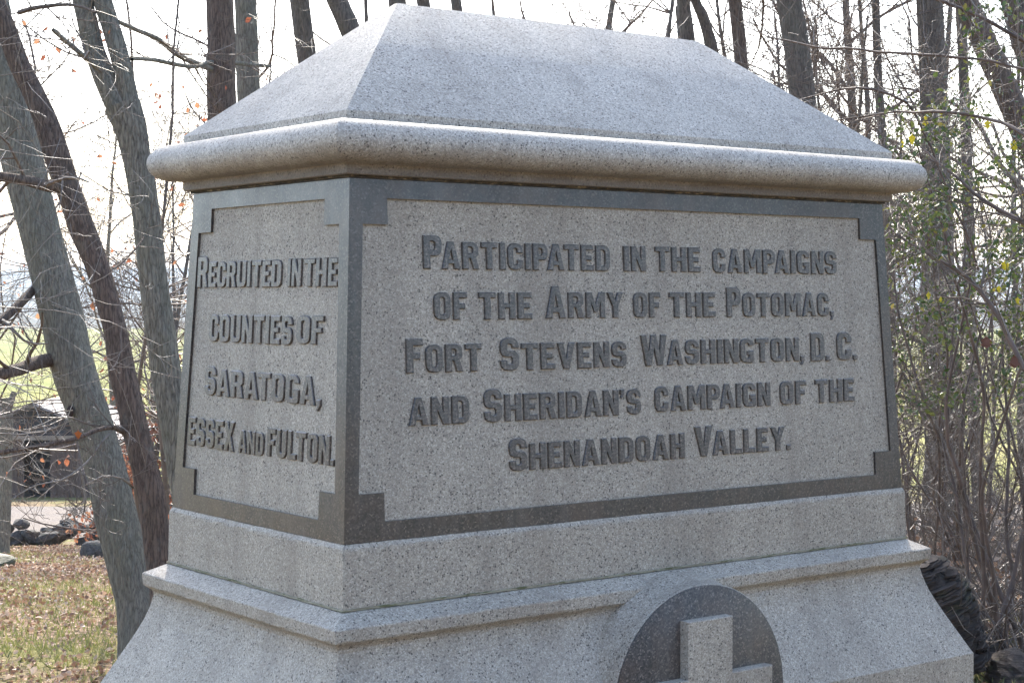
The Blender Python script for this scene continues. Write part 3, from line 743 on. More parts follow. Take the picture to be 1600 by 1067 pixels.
T_C, baseC = near_tree('tree', 'forked grey-green furrowed trunk close to the left end of the monument',
    [(298, 800, 50), (288, 740, 49), (278, 680, 48), (270, 640, 47), (260, 584, 46), (251, 520, 45), (241, 450, 43), (230, 350, 43), (221, 285, 42), (213, 240, 43), (204, 200, 49), (192, 165, 56)], 9.6, BK_GREEN, 9.5, seed=3,
    forks=[[(198, 200, 36), (182, 165, 35), (164, 125, 34), (147, 80, 31), (136, 35, 31), (127, -5, 30), (116, -50, 29)], [(207, 200, 34), (202, 165, 32), (195, 125, 29), (184, 80, 29), (170, 35, 28), (158, -5, 28), (146, -45, 27)]],
    limbs=[dict(pts=[(160, 112, 9.5, 9), (135, 92, 9.4, 9), (112, 72, 9.3, 8), (82, 47, 9.2, 6)], n=5, len=.9),
           dict(pts=[(184, 34, 9.6, 7), (215, 48, 9.9, 7), (248, 62, 10.2, 8), (275, 84, 10.5, 9), (300, 97, 10.8, 9), (330, 108, 11.1, 9)], n=8, len=.7),
           dict(pts=[(205, 92, 9.6, 7), (240, 94, 10, 7), (280, 102, 10.5, 7), (308, 104, 10.8, 7), (340, 97, 11.2, 7), (420, 104, 11.8, 6)], n=8, len=.7)])
# --- trunks standing behind the roof
back = [
 ('reddish brown straight trunk rising behind the left slope of the cap', [(350, 260, 46), (346, 150, 44), (345, 80, 42), (343, 0, 41)], 11.2, BK_BROWN),
 ('greenish grey trunk just right of the reddish trunk behind the cap', [(392, 230, 38), (388, 130, 36), (386, 60, 34), (383, 0, 33)], 12.0, BK_GREEN),
 ('dark narrow trunk left of the cap ridge, leaning slightly left', [(492, 190, 30), (482, 110, 30), (475, 60, 30), (466, -10, 29)], 13, BK_GREY),
 ('leaning dark trunk cut off by the slope just left of the ridge end', [(575, 120, 32), (548, 50, 32), (535, 20, 31), (515, -25, 30)], 12.5, BK_GREY),
 ('short thick stem showing above the left end of the ridge', [(625, 120, 30), (624, 40, 28), (620, 0, 27)], 15, BK_GREY),
 ('slim trunk over the left part of the ridge line', [(668, 100, 22), (664, 30, 20), (660, -10, 20)], 17, BK_GREY),
 ('second slim trunk over the ridge line, paler and thinner', [(720, 100, 18), (716, 30, 17), (711, -10, 16)], 19, BK_GREY),
 ('dark trunk above the right end of the ridge, with a forked neighbour', [(1080, 180, 24), (1076, 80, 22), (1067, 0, 20)], 15, BK_GREY),
 ('crooked fork-topped trunk right of the ridge end', [(1124, 190, 22), (1112, 80, 20), (1098, 30, 15), (1084, -5, 14)], 15.5, BK_GREY),
 ('narrow dark trunk standing over the right hip of the cap', [(1162, 200, 22), (1158, 100, 21), (1150, 20, 20), (1147, -10, 20)], 14.5, BK_BROWN),
 ('stout dark trunk rising behind the right hip of the cap', [(1266, 260, 40), (1256, 170, 40), (1245, 80, 39), (1232, 0, 38), (1228, -30, 38)], 13.5, BK_GREY),
 ('tall straight grey trunk standing in the thicket right of the monument', [(1490, 900, 50), (1484, 760, 48), (1478, 600, 46), (1470, 450, 45), (1464, 300, 44), (1458, 150, 42), (1452, 0, 40)], 14, BK_GREY),
 ('dark trunk leaning left above the right-hand thicket', [(1680, 420, 44), (1640, 300, 42), (1600, 205, 40), (1562, 120, 38), (1530, 50, 37), (1500, -15, 36)], 13, BK_BROWN),
 ('trunk cut by the right edge of the picture near the top', [(1645, 200, 44), (1618, 110, 42), (1598, 50, 42), (1580, -10, 40)], 12, BK_BROWN),
 ('thin straight stem beside the tall grey trunk in the thicket', [(1532, 860, 20), (1520, 600, 18), (1512, 300, 17), (1505, 100, 16), (1500, -10, 15)], 16, BK_GREY),
 ('slender grey stem between the stout trunk and the tall grey trunk', [(1392, 500, 14), (1380, 240, 14), (1372, 120, 13), (1368, 0, 12)], 16, BK_GREY),
]
for i, (lab, pts, D, m_) in enumerate(back):
    x, y, w = pts[0]; x1, y1, w1 = pts[1]; 
    # continue the line downwards so that the foot stands on the slope
    sl = (x-x1)/(y-y1)*.35; pts = [(x+sl*260, y+260, w*1.05)]+pts
    near_tree('tree', lab, pts, D, m_, 9+(i % 3), 'trees behind the monument', seed=20+i, twig_m=TWIG_FAR)

# --- young trees and distant bare trees: prototypes copied
def proto_tree(seed, H, r0, lean=.05, low=.25, lv=3, nb=16, name='bare_tree', cm=TWIG_FAR, tm=BK_GREY, minr=.004, nch=(3, 5), blen=(.22, .36)):
    global rng
    rng = np.random.default_rng(seed)
    e = empty(name); P = path((0, 0, -.2), (rng.normal(0, lean), rng.normal(0, lean), 1), H, 14, .05, .04)
    rad = np.linspace(r0, r0*.22, 15); Q, S = smooth_path(P, rad, .3); tb = Tubes(); tb.add(Q, S, 8, .03)
    obj('trunk', tb.mesh('trunk', tm), e); tw = Tubes()
    for i in range(nb):
        f = rng.uniform(low, 1); k_ = int(f*(len(Q)-2)); az = rng.uniform(0, 2*math.pi)
        grow(tw, Q[k_], (math.cos(az), math.sin(az), rng.uniform(.2, 1.1)), H*rng.uniform(*blen)*(1.2-f*.5), S[k_]*.5, lv, .16, .05, nch, minr=minr)
    tag(obj('twigs', tw.mesh('twigs', cm), e), kind='stuff')
    return e
def place(e, proto_used, px, D, rz, sc, label, cat='tree', group=None):
    o = e if not proto_used else copy_tree(e)
    g = on_ground(px, D); o.location = g; o.rotation_euler = (0, 0, rz); o.scale = (sc,)*3
    tag(o, label, cat, group); return o
protos = [proto_tree(11, 11, .11), proto_tree(12, 9, .085, low=.12), proto_tree(13, 12, .13, low=.3), proto_tree(14, 6.5, .05, low=.08, nb=18, minr=.0035)]
used = [False]*4
random.seed(3)
far = [(215, 24, 3), (262, 27, 3), (300, 34, 1), (-30, 32, 0), (430, 28, 2), (560, 30, 0), (700, 33, 1), (820, 29, 0), (930, 35, 2), (1010, 27, 1), (1110, 30, 0),
       (1190, 24, 3), (1215, 31, 2), (1300, 20, 3), (1330, 27, 1), (1370, 23, 3), (1400, 30, 2), (1450, 26, 1), (1545, 28, 3), (1610, 25, 1), (1650, 19, 3),
       (1285, 36, 0), (1480, 34, 2), (1240, 19, 3), (190, 66, 2), (235, 70, 0), (-60, 66, 1), (1395, 15.5, 3), (-110, 20, 1), (1720, 18, 0)]
for i, (px, D, k_) in enumerate(far):
    left = px < 330
    place(protos[k_], used[k_], px, D, random.uniform(0, 6.28), random.uniform(.85, 1.15),
          'bare slender tree standing down the slope left of the monument' if left else 'bare slender tree in the woods beyond the monument, crowded among others like it', 'tree', 'bare trees down the slope on the left' if left else 'bare trees in the woods behind')
    used[k_] = True

# ------------------------------------------------------------------ thicket on the right: many-stemmed shrubs
def shrub(name, label, stems, base_px, D, leaves=0, lsize=.03, leaf_m=LF_GREEN, seed=0, group=None, tw_m=TWIG, n_tw=12, tlen=.6, lzone=None, stem_m=CANE):
    """stems: list of picture polylines (x, y, D, width)"""
    global rng
    rng = np.random.default_rng(seed+500)
    b = on_ground(base_px, D); e = empty(name, b); tag(e, label, 'shrub', group)
    tw = Tubes(); lp = []
    for st in stems:
        P, rad = px_path(st); Q, S = smooth_path(P, rad, .07)
        Q = Q+np.cumsum(rng.normal(0, .0035, Q.shape), 0)
        tb = Tubes(); tb.add(Q-b, S, 8, .05); obj('stem', tb.mesh('stem', stem_m), e)
        for _ in range(n_tw):
            i = rng.integers(len(Q)//5, len(Q)-1); t_ = unit(Q[i+1]-Q[i]); ax = unit(np.cross(t_, rng.normal(0, 1, 3)))
            acc = []
            grow(tw, Q[i]-b, unit(t_*.7+ax*.75), rng.uniform(.4, 1.2)*tlen, max(.002, S[i]*.4), 2, .2, .02, (2, 4), leaves=acc, minr=.0013)
            lp += acc
    tag(obj('twigs', tw.mesh('twigs', tw_m), e), kind='stuff')
    if leaves:
        if lzone: 
            def ok(p):
                q = p+b-CAMP; z = q@CF; x = 800+FPX*(q@CR)/z; y = 533.5-FPX*(q@CU)/z
                return lzone(x, y)
            lp = [a for a in lp if ok(a[0])]
        if lp:
            cl = rng.integers(0, len(lp), max(6, leaves//14)); idx = cl[rng.integers(0, len(cl), leaves)]; pts = [(lp[i][0]+rng.normal(0, .045, 3), None) for i in idx]
            tag(obj('leaves', leaf_mesh('leaves', pts, lsize, leaf_m, wide=.55), e), kind='stuff')
    return e, b
def gz(px, D):                       # picture height of the ground under a column
    g = on_ground(px, D); q = g-CAMP; return 533.5-FPX*(q@CU)/(q@CF)
def fan(px, D, n, seed, w=(4, 8), spread=170, top=(-60, 300), wander=26):
    r_ = np.random.default_rng(seed); out = []; y0 = gz(px, D)+8
    for i in range(n):
        xe = px+r_.uniform(-spread, spread); ye = r_.uniform(*top); m_ = 6; s = []; wd = r_.uniform(*w); x0 = px+r_.uniform(-45, 45); ph = r_.uniform(0, 6.28)
        bow = r_.uniform(-90, 90); dd = r_.uniform(-.7, .7)
        for k_ in range(m_+1):
            t = k_/m_; s.append((x0+(xe-x0)*t**1.25+bow*math.sin(math.pi*t)+r_.normal(0, wander*.35), y0+(ye-y0)*t, D+dd*t, wd*(1-.72*t)))
        out.append(s)
    return out
def leafz(x, y): return x > 1385 and (y > 150 or x > 1500) and y < 640 and (x-1385)*1.2+ (y-100) > 60
SH = 'shrubs of the thicket right of the monument'
shrub('thicket_shrub', 'brown many-stemmed shrub nearest the right end of the ledge', fan(1425, 9.4, 8, 1, (3, 6), 90, (250, 560)), 1425, 9.4, 700, .03, seed=1, group=SH, lzone=leafz)
shrub('thicket_shrub', 'shrub of thick crossing stems right of the dark boulder', fan(1560, 8.6, 10, 2, (4, 9), 280, (60, 420)), 1560, 8.6, 1500, .033, seed=2, group=SH, lzone=leafz)
shrub('thicket_shrub', 'shrub with upright grey stems standing behind the dark boulder', fan(1500, 10.2, 9, 3, (4, 8), 230, (100, 480)), 1500, 10.2, 650, .032, seed=3, group=SH, lzone=leafz)
shrub('thicket_shrub', 'leafy shrub cut by the right edge of the picture', fan(1655, 8.9, 9, 4, (4, 9), 300, (0, 420)), 1655, 8.9, 1900, .036, seed=4, group=SH, lzone=leafz)
shrub('thicket_shrub', 'tangled thin-stemmed shrub farther back in the thicket', fan(1450, 12.5, 12, 5, (3, 5), 260, (120, 560)), 1450, 12.5, 250, .035, seed=5, group=SH, lzone=leafz, tw_m=TWIG_PALE)
shrub('thicket_shrub', 'second thin-stemmed shrub at the back of the thicket, by the edge', fan(1590, 12.8, 12, 6, (3, 5), 280, (60, 560)), 1590, 12.8, 300, .035, seed=6, group=SH, lzone=leafz, tw_m=TWIG_PALE)
sh_src = [o for o in COL.objects if o.name.startswith('thicket_shrub') and o.parent is None]
random.seed(12)
for i in range(34):  # unseen shrub copies, added for the polished stone to reflect
    o = copy_tree(sh_src[i % 4]); s_ = random.uniform(-16, 7); t_ = random.uniform(5.5, 15)
    X = CAMP[0]+s_*FH[0]+t_*RH[0]; Y = CAMP[1]+s_*FH[1]+t_*RH[1]; o.location = (X, Y, float(hgt(X, Y))); o.rotation_euler = (0, 0, random.uniform(0, 6.28)); o.scale = (1.7, 1.7, 1.5)
    tag(o, 'tall unseen shrub added outside the picture on the right for reflections', 'shrub', 'unseen shrubs added beyond the right edge')
# long arching canes that cross the upper right
AR = [[(1700, 300, 6.6, 9), (1600, 215, 6.8, 8), (1545, 190, 7, 8), (1480, 178, 7.1, 7), (1400, 176, 7.3, 5), (1300, 190, 7.5, 3)],
      [(1720, 130, 6.8, 6), (1600, 105, 7, 6), (1500, 88, 7.2, 6), (1400, 82, 7.4, 6), (1300, 75, 7.6, 5), (1200, 55, 7.8, 3), (1150, 30, 7.9, 2)],
      [(1530, 420, 8, 5), (1450, 230, 8, 5), (1410, 160, 8, 6), (1360, 138, 8, 6), (1310, 134, 8.1, 5), (1262, 148, 8.2, 3), (1230, 155, 8.2, 2)],
      [(1700, 110, 7.2, 10), (1600, 65, 7.3, 9), (1540, 30, 7.3, 8), (1480, 5, 7.4, 8), (1420, -20, 7.4, 8)],
      [(1660, 390, 7.4, 12), (1600, 345, 7.5, 12), (1540, 310, 7.6, 9), (1500, 280, 7.7, 7), (1440, 225, 7.9, 4)],
      [(1600, 580, 7.6, 12), (1560, 500, 7.7, 12), (1510, 437, 7.8, 10), (1460, 405, 7.9, 8), (1420, 380, 8, 6), (1385, 350, 8.1, 4)]]
AR = [[(x, y, D, w*.72) for x, y, D, w in a] for a in AR]
shrub('arching_shrub', 'long bare canes arching from the right edge towards the cap, some green leaves', AR, 1700, 7.2, 1200, .034, seed=9, group=None, n_tw=14, tlen=.8, lzone=leafz, stem_m=CANE)

# single leaves one can pick out
def single_leaf(label, cat, px, py, D, size, m_, seed, group=None, shape=.7):
    global rng
    rng = np.random.default_rng(seed); p = at(px, py, D)
    a = rng.uniform(-.7, .7); up = np.array([0, 0, -1.]); side = CR*math.cos(a)+CF*math.sin(a)*.7; n = 9; V = [up*0, ]
    L = [(0, 0), (.18, .22), (.38, .5), (.55, .36), (.7, .42), (.88, .2), (1, 0)]
    V = []; 
    L = [(t, w*rng.uniform(.4, 1.3)) for t, w in L]
    for t, w in L: V.append(up*t*size+side*w*shape*size-CF*.1*size*t)
    for t, w in L[-2:0:-1]: V.append(up*t*size-side*w*shape*size+CF*.08*size)
    me = mesh_np('leaf', V, [tuple(range(len(V)))], m_)
    sol = obj('leaf', me, None, tuple(p)); md = sol.modifiers.new('s', 'SOLIDIFY'); md.thickness = .0006
    tag(sol, label, cat, group); return sol
YG = 'yellow leaves left in the thicket'
for i, (x, y, s) in enumerate([(1446, 190, 17), (1425, 218, 20), (1410, 226, 12), (1470, 180, 12), (1543, 195, 16), (1585, 228, 18), (1451, 462, 14), (1470, 468, 10), (1571, 415, 18), (1561, 452, 12), (1590, 470, 12), (1558, 100, 12)]):
    single_leaf('yellow leaf hanging from a cane over the thicket', 'leaf', x, y-s/2, 7.6, s*7.6/FPX*.95, LF_YEL, 40+i, YG)
single_leaf('bright orange leaf hanging before the thick pale trunk', 'leaf', 122, 671, 7.45, .042, LF_ORANGE, 60)
single_leaf('crumpled rust-brown leaf caught in the right thicket', 'leaf', 1541, 525, 7.6, .055, LF_BROWN, 61, shape=.85)
single_leaf('dark rust-brown leaf at the right edge below the first one', 'leaf', 1585, 555, 7.6, .06, LF_BROWN, 62, shape=.85)
single_leaf('dry brown leaf high in the thicket above the canes', 'leaf', 1452, 372, 7.9, .05, LF_BROWN, 63, shape=.7)

# ------------------------------------------------------------------ understory twigs on the left
def spray(name, label, pts, n, length, m_, seed, leaf=0, leafm=LF_RUST, k_lv=2, cat='branch'):
    global rng
    rng = np.random.default_rng(seed); P, rad = px_path(pts); base = P[0].copy(); g = hgt(base[0], base[1])
    return P, rad
def sapling(label, px, D, H, seed, leaf=0, lm=LF_RUST, ls=.06, sc=1, tm=TWIG, n=26, r0=.018, name='sapling', low=.1, dirx=None, lv=2, group=None):
    global rng
    rng = np.random.default_rng(seed); e = empty(name, on_ground(px, D)); tag(e, label, 'sapling' if name == 'sapling' else 'shrub', group)
    P = path((0, 0, -.1), (rng.normal(0, .1), rng.normal(0, .1), 1), H, 12, .06, .03); rad = np.linspace(r0, r0*.3, 13)
    tb = Tubes(); tb.add(P, rad, 8, .04); obj('trunk', tb.mesh('trunk', tm), e); tw = Tubes(); acc = []
    for i in range(n):
        f = rng.uniform(low, 1); k_ = int(f*11); d = rng.normal(0, 1, 3); d[2] = abs(d[2])*.25
        if dirx is not None: d = d*.5+dirx
        grow(tw, P[k_], unit(d), H*rng.uniform(.25, .5)*(1.15-.5*f), rad[k_]*.45, lv, .18, .0, (3, 5), leaves=acc, minr=.0011)
    tag(obj('twigs', tw.mesh('twigs', tm), e), kind='stuff')
    if leaf:
        idx = rng.integers(0, len(acc), leaf); pts = [(acc[i][0], None) for i in idx]
        tag(obj('leaves', leaf_mesh('leaves', pts, ls, lm, droop=1.2, wide=.6), e), kind='stuff')
    return e
toR = CR*1.0
sapling('small bare tree with fine level twigs reaching in from the left edge', -150, 7.2, 3.4, 301, tm=TWIG_PALE, n=11, r0=.014, dirx=toR*1.2, lv=2, low=.45, name='sapling')
sapling('thin bare sapling outside the left edge whose twigs cross the shed', -130, 9.4, 3.4, 302, tm=TWIG_PALE, n=8, r0=.014, dirx=toR*.8, low=.45)
sapling('bare sapling behind the slender brown trunk', 225, 10.5, 4.4, 303, tm=TWIG, n=26, r0=.018, leaf=60, ls=.045, low=.35)
sapling('sapling keeping rusty leaves between forked trunk and monument', 278, 13, 4.8, 304, tm=TWIG, n=30, r0=.025, leaf=380, ls=.055, low=.25)
sapling('sapling keeping a few rusty leaves left of the forked trunk', 240, 14, 4.4, 305, tm=TWIG, n=30, r0=.025, leaf=160, ls=.06, low=.3)
sapling('tall bare sapling by the left edge, beyond the pale trunk', -60, 14.5, 5.2, 306, tm=TWIG, n=30, r0=.03, leaf=60, low=.25)
sapling('bare sapling between the two left trunks, far down the slope', 185, 19, 6, 307, tm=TWIG, n=34, r0=.03, leaf=0, low=.25)
sapling('rusty leaved bush behind the road, low beside the brown trunk', 262, 24, 2.2, 308, tm=TWIG, n=34, r0=.02, leaf=1500, ls=.09, low=.05, name='oak_bush')
sapling('second rusty leaved bush, left of the slender brown trunk foot', 200, 25, 1.5, 309, tm=TWIG, n=30, r0=.02, leaf=700, ls=.08, low=.05, name='oak_bush')

# pole-like dead trunk near the shed
near_tree('dead_trunk', 'short broken-topped trunk standing at the left edge before the shed', [(4, 850, 22), (8, 740, 20), (10, 660, 20), (8, 622, 18)], 22, BK_GREEN, top=-99, crown=False, seed=71,
          forks=(), limbs=[dict(pts=[(10, 650, 22, 11), (18, 625, 22, 10), (22, 612, 22, 8)], n=1, len=.4)])

# ------------------------------------------------------------------ shed
WOODM = None
def plank_mat():
    mt, nt, b, out = mat('shed_boards'); g = NG(nt)
    n = g.noise(g.coord((9, 9, 1.2)), 2, 5, .6); c = g.ramp(n.outputs['Fac'], [(.3, (.075, .05, .038)), (.7, (.16, .105, .08))])
    g.l(c, b.inputs['Base Color']); b.inputs['Roughness'].default_value = .85; return mt
PLANK = plank_mat()
SHINGLE = simple('shed_shingles', (.30, .27, .26), .7, .25, 3)
DARKW = simple('shed_dark_boards', (.05, .05, .055), .8, .3, 5)
PALEW = simple('pale_rails', (.30, .25, .2), .7, .3, 5)
def box(V, F, x0, x1, y0, y1, z0, z1):
    b = len(V); V += [(x0, y0, z0), (x1, y0, z0), (x1, y1, z0), (x0, y1, z0), (x0, y0, z1), (x1, y0, z1), (x1, y1, z1), (x0, y1, z1)]
    F += [tuple(b+i for i in f) for f in [(0, 3, 2, 1), (4, 5, 6, 7), (0, 1, 5, 4), (1, 2, 6, 5), (2, 3, 7, 6), (3, 0, 4, 7)]]
def boxobj(name, parent, m_, *boxes):
    V = []; F = []
    for b in boxes: box(V, F, *b)
    return obj(name, mesh_np(name, V, F, m_), parent)
def build_shed():
    g = on_ground(55, 47); e = empty('shed', g, YAW-math.pi/2); tag(e, 'low brown wooden shed with grey gabled roof and dark open doorway', 'shed')
    # local x to the right, y away from the camera; scale: about 56 px per metre
    w, h, dp = 1.95, 1.62, 4.5
    # vertical boards of the front, either side of the doorway
    x = -w
    me = None
    while x < w-.01:
        nx = min(x+.18, w)
        if not (-.32 < (x+nx)/2 < .42): boxobj('board', e, PLANK, (x+.006, nx-.006, -.02+random.uniform(-.006, .006), .03, -.3, h))
        x = nx
    boxobj('wall', e, PLANK, (-w, -w+.06, .035, dp, -.3, h), (w-.06, w, .035, dp, -.3, h), (-w+.06, w-.06, dp-.06, dp, -.3, h))
    boxobj('lintel', e, PALEW, (-w-.1, w+.1, -.09, -.03, h-.02, h+.10))
    V = [(-w-.1, 0, h+.1), (w+.1, 0, h+.1), (0, 0, h+.92), (-w-.1, .08, h+.1), (w+.1, .08, h+.1), (0, .08, h+.92)]
    F = [(0, 1, 2), (5, 4, 3), (0, 3, 4, 1), (1, 4, 5, 2), (2, 5, 3, 0)]
    obj('gable', mesh_np('gable', V, F, DARKW), e)
    # roof slabs, each with rows of shingles as steps
    for sgn in (-1, 1):
        V = []; F = []; n = 9
        for r in range(n):
            t0, t1 = r/n, (r+1)/n
            xa, za = sgn*(w+.45)*(1-t0), h-.04+t0*1.06; xb, zb = sgn*(w+.45)*(1-t1), h-.04+t1*1.06
            b = len(V); V += [(xa, -.35, za+.05), (xa, dp+.4, za+.05), (xb, dp+.4, zb+.02), (xb, -.35, zb+.02), (xa, -.35, za-.03), (xa, dp+.4, za-.03), (xb, dp+.4, zb-.03), (xb, -.35, zb-.03)]
            ff = [(0, 1, 2, 3), (4, 7, 6, 5), (0, 4, 5, 1), (0, 3, 7, 4), (1, 5, 6, 2), (2, 6, 7, 3)]
            F += [tuple(b+i for i in (f if sgn > 0 else f[::-1])) for f in ff]
        obj('roof', mesh_np('roof', V, F, SHINGLE), e)
    boxobj('floor', e, DARKW, (-w+.06, w-.06, .035, dp-.06, -.32, -.05))
    for k_ in range(5): boxobj('shelf', e, PALEW, (-.30, .38, .7, 1.0, .12+k_*.27, .16+k_*.27))
    boxobj('back_panel', e, DARKW, (-.6, .6, 1.4, 1.45, -.04, h-.01))
build_shed()

# rail fence far behind, between the trunks
def build_fence():
    b0 = on_ground(150, 58); e = empty('rail_fence', b0, YAW-math.pi/2); tag(e, 'grey wooden rail fence along the pasture beyond the road', 'fence')
    pm = simple('fence_wood', (.28, .27, .25), .8, .2, 4)
    for i in range(-2, 8): boxobj('post', e, pm, (i*2.4-.07, i*2.4+.07, -.07, .07, -.8, 1.1))
    for z in (.35, .65, .95): boxobj('rail', e, pm, (-5.2, 17.2, -.11, -.075, z-.05, z+.05))
build_fence()

# ------------------------------------------------------------------ rocks
def rock_mesh(seed, m_, strata=0, sub=2, amp=.25):
    import bmesh
    bm = bmesh.new(); bmesh.ops.create_icosphere(bm, subdivisions=sub, radius=.5)
    r_ = np.random.default_rng(seed); fr = r_.normal(0, 2.2, (5, 3)); ph = r_.uniform(0, 6.28, 5)
    for v in bm.verts:
        c = np.array(v.co); d = sum(math.sin(fr[i]@c*(1.5+i)+ph[i])/(1.6+i) for i in range(5))
        s = 1+amp*d
        if strata: s += strata*(1 if math.sin(c[2]*46+3*math.sin(c[0]*5+ph[0])) > 0 else -1)*r_.uniform(.6, 1.1)
        v.co = v.co*s
    me = bpy.data.meshes.new('rock'); bm.to_mesh(me); bm.free(); me.materials.append(m_); return me
def layered_boulder():
    r_ = np.random.default_rng(8); c = at(1456, 962, 7.9); e = empty('boulder', tuple(c)); e.rotation_euler = (R(8), R(-16), YAW-math.pi/2)
    tag(e, 'dark layered boulder showing past the right end of the ledge', 'boulder')
    core = obj('core', rock_mesh(5, ROCK_DK, .0, 4, .10), e, (0, 0, -.03)); core.scale = (.39, .40, .56)
    V = []; F = []
    for i in range(420):
        az = r_.uniform(0, 2*math.pi); zz = r_.uniform(-.26, .27); ra = .2*math.sqrt(max(.02, 1-(max(0, zz)/.285)**2))*r_.uniform(.9, 1.03)
        z = round(zz/.016)*.016+r_.normal(0, .002); w = r_.uniform(.025, .09); th = r_.uniform(.005, .014); dp = r_.uniform(.02, .045); b = len(V); n = 7
        ct = np.array([ra*math.cos(az), ra*1.03*math.sin(az)]); tn = np.array([-math.sin(az), math.cos(az)]); nr = np.array([math.cos(az), math.sin(az)])
        prof = [(-1, -1), (-.9, .1), (-.45, .55), (.05, .62), (.5, .45), (.92, 0), (1, -1)]
        for lay in (0, 1):
            for (a_, b_) in prof:
                q = ct+tn*a_*w*(1+r_.normal(0, .1))+nr*b_*dp*(1+r_.normal(0, .15)); V.append((q[0], q[1], z+(th if lay else 0)*(1+r_.normal(0, .15))))
        for k_ in range(n): j_ = (k_+1) % n; F.append((b+k_, b+j_, b+n+j_, b+n+k_))
        F.append(tuple(b+n+k_ for k_ in range(n))); F.append(tuple(b+k_ for k_ in range(n-1, -1, -1)))
    tag(obj('flakes', mesh_np('flakes', V, F, ROCK_DK), e), kind='stuff')
layered_boulder()
b2 = obj('boulder', rock_mesh(9, ROCK_DK, .03, 4, .2)); c = at(1585, 1045, 7.9); b2.location = (c[0], c[1], c[2]-.04); b2.scale = (.46, .34, .22); b2.rotation_euler = (0, R(6), R(50))
tag(b2, 'dark rounded boulder at the lower right corner', 'boulder')
b3 = obj('boulder', rock_mesh(12, ROCK_DK, .03, 4, .2)); c = at(1500, 990, 8.5); b3.location = (c[0], c[1], c[2]-.06); b3.scale = (.42, .3, .2); b3.rotation_euler = (0, R(6), R(10))
tag(b3, 'dark flat rock wedged below the layered boulder', 'boulder')
b4 = obj('boulder', rock_mesh(15, ROCK_GY, 0, 3, .2)); c = on_ground(145, 21); b4.location = (c[0], c[1], c[2]+.08); b4.scale = (.36, .3, .24)
tag(b4, 'small grey boulder on the grass by the foot of the rubble wall', 'boulder')
b5 = obj('boulder', rock_mesh(16, rock_mat('rock_moss', (.04, .045, .02), (.10, .10, .05)), 0, 4, .2)); c = on_ground(-12, 18); b5.location = (c[0], c[1], c[2]+.04); b5.scale = (.42, .4, .24)
tag(b5, 'mossy boulder at the left edge of the lawn', 'boulder')
def rubble():
    rms = [rock_mesh(100+i, ROCK_GY, 0, 2, .3) for i in range(8)]
    c0 = on_ground(60, 25.5); e = empty('rubble_wall', c0); tag(e, 'low tumbled wall of dark stones along the near edge of the road', 'stone wall')
    r_ = random.Random(4)
    for i in range(290):
        s = 25.5+r_.gauss(0, .3); t = r_.uniform(-9.5, 5.0); 
        X = CAMP[0]+s*FH[0]+t*RH[0]; Y = CAMP[1]+s*FH[1]+t*RH[1]; lay = r_.random()
        o = obj('stone', rms[i % 8], e, (X-c0[0], Y-c0[1], float(hgt(X, Y))-c0[2]+.04+lay*.30)); sc = r_.uniform(.14, .34)*(1.15-lay*.4)
        o.scale = (sc*1.2, sc, sc*.7); o.rotation_euler = (r_.uniform(-.4, .4), r_.uniform(-.4, .4), r_.uniform(0, 6))
rubble()
kn = at(118, 642, 8.4); kb = rock_mesh(44, simple('knot_bark', (.045, .03, .025), .9, .4, 30), 0, 3, .15)
ko = obj('knot', kb, T_A, tuple(np.array(kn)-baseA-CF*.108)); ko.scale = (.035, .035, .06)

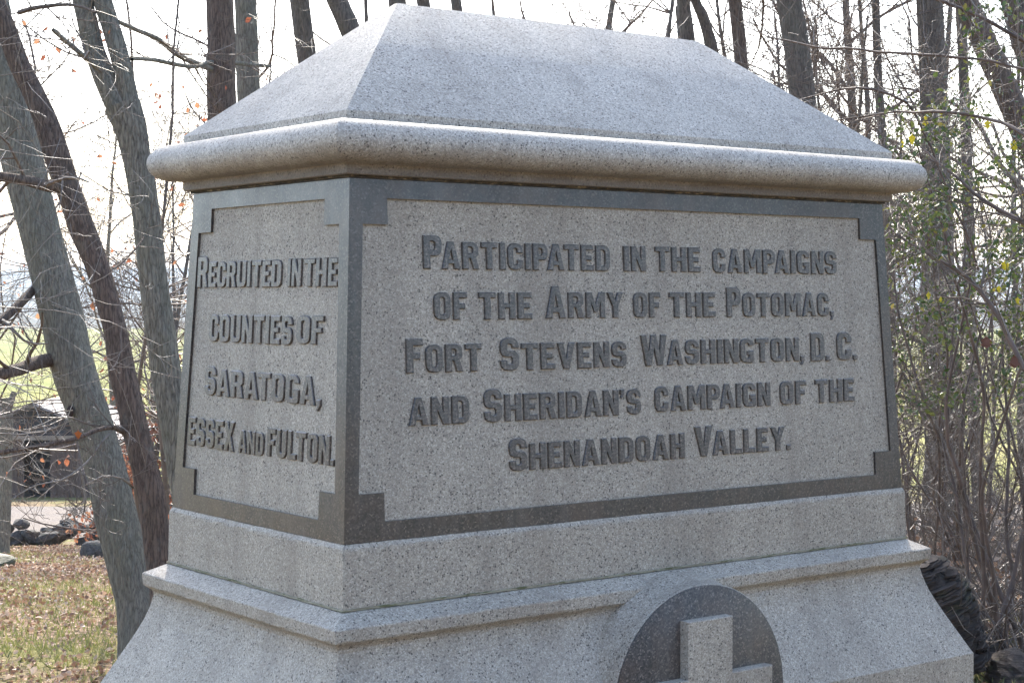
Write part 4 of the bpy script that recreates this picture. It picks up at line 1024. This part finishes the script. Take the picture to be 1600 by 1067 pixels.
# ------------------------------------------------------------------ litter and grass
def caught_leaves():
    global rng
    rng = np.random.default_rng(55); pts = []
    for i in range(1900):
        D = 8.6+7*rng.random(); px = rng.uniform(1390, 1760); b = on_ground(px, D); b[2] += abs(rng.normal(0, .28)); pts.append((b, None))
    tag(obj('caught_leaves', leaf_mesh('caught_leaves', pts, .05, LF_DEAD, .5, .35, .6)), 'dry brown leaves caught in the brambles of the thicket', kind='stuff')
caught_leaves()
def scatter():
    global rng
    rng = np.random.default_rng(77)
    def pts_(n, s0, s1, spread, power=1.0):
        s = s0+(s1-s0)*rng.random(n)**power; t = (rng.random(n)*2-1)*spread(s)
        X = CAMP[0]+s*FH[0]+t*RH[0]; Y = CAMP[1]+s*FH[1]+t*RH[1]
        Z = hgt(X, Y)+(np.sin(X*1.3+Y*.7)*np.sin(Y*1.1-X*.4)*.03+np.sin(X*3.1+1)*np.sin(Y*2.7)*.012)*np.clip((s-6)/3, 0, 1)*np.clip((28-s)/3, 0, 1)
        keep = ~((abs(X) < 1.3) & (abs(Y) < .8)); return np.stack([X, Y, Z], 1)[keep], s[keep], t[keep]
    P, s, t = pts_(150000, 1.5, 25, lambda s: .42*s+1.5, .8)
    nz = np.sin(P[:, 0]*.9+1)*np.sin(P[:, 1]*.8)+.5*np.sin(P[:, 0]*2.3+P[:, 1]*1.7)
    keep = rng.random(len(P)) < np.clip(.65+.55*nz, .08, 1); P = P[keep]; P[:, 2] += rng.uniform(.0, .03, len(P))
    tag(obj('leaf_litter', leaf_mesh('leaf_litter', [(p, None) for p in P], .042, LF_DEAD, 0, .35, .65, up=.35)), 'dry brown leaves lying thick over the grass', kind='stuff')
    # grass blades
    Q, s, t = pts_(130000, 5, 24, lambda s: .36*s+.6)
    nz = np.sin(Q[:, 0]*.9+1)*np.sin(Q[:, 1]*.8)+.5*np.sin(Q[:, 0]*2.3+Q[:, 1]*1.7)
    Q = Q[rng.random(len(Q)) < np.clip(.5-.5*nz, .08, 1)]; n = len(Q)
    h = rng.uniform(.02, .065, (n, 1)); d = rng.normal(0, .5, (n, 3)); d[:, 2] = 1; w = rng.normal(0, 1, (n, 3)); w[:, 2] = 0; w = w/np.linalg.norm(w, axis=1, keepdims=True)*.005
    V = np.stack([Q-w, Q+w, Q+d*h], 1).reshape(-1, 3); F = np.arange(n*3).reshape(-1, 3)
    tag(obj('grass', mesh_np('grass', V, F, GRASSM)), 'short green and straw grass on the lawn at the left', kind='stuff')
scatter()
# dead stems and grass in the thicket floor
def floor_brush():
    global rng
    rng = np.random.default_rng(91); tb = Tubes()
    for i in range(1300):
        D = 7.8+9.2*rng.random(); px = rng.uniform(1380, 1720); b = on_ground(px, D)
        az = rng.uniform(0, 6.28); L = rng.uniform(.2, 1.0)
        P = path(b, (math.cos(az)*.8, math.sin(az)*.8, rng.uniform(.2, 1.6)), L, 5, .2, -.06); tb.add(P, np.linspace(.004, .0015, 6)*rng.uniform(.6, 1.6), 3)
    for i in range(420):
        D = 9.6+6*rng.random(); px = rng.uniform(1400, 1760); b = on_ground(px, D); az = rng.uniform(0, 6.28); L = rng.uniform(.6, 1.9)
        d0 = np.array([math.cos(az)*.7, math.sin(az)*.7, rng.uniform(.8, 2.0)])
        P = path(b, d0, L, 9, .13, -.13); tb.add(P, np.linspace(.005, .0012, 10)*rng.uniform(.5, 1.2), 3)
    tag(obj('dead_brush', tb.mesh('dead_brush', TWIG)), 'tangle of dead brambles and straw on the thicket floor', kind='stuff')
floor_brush()
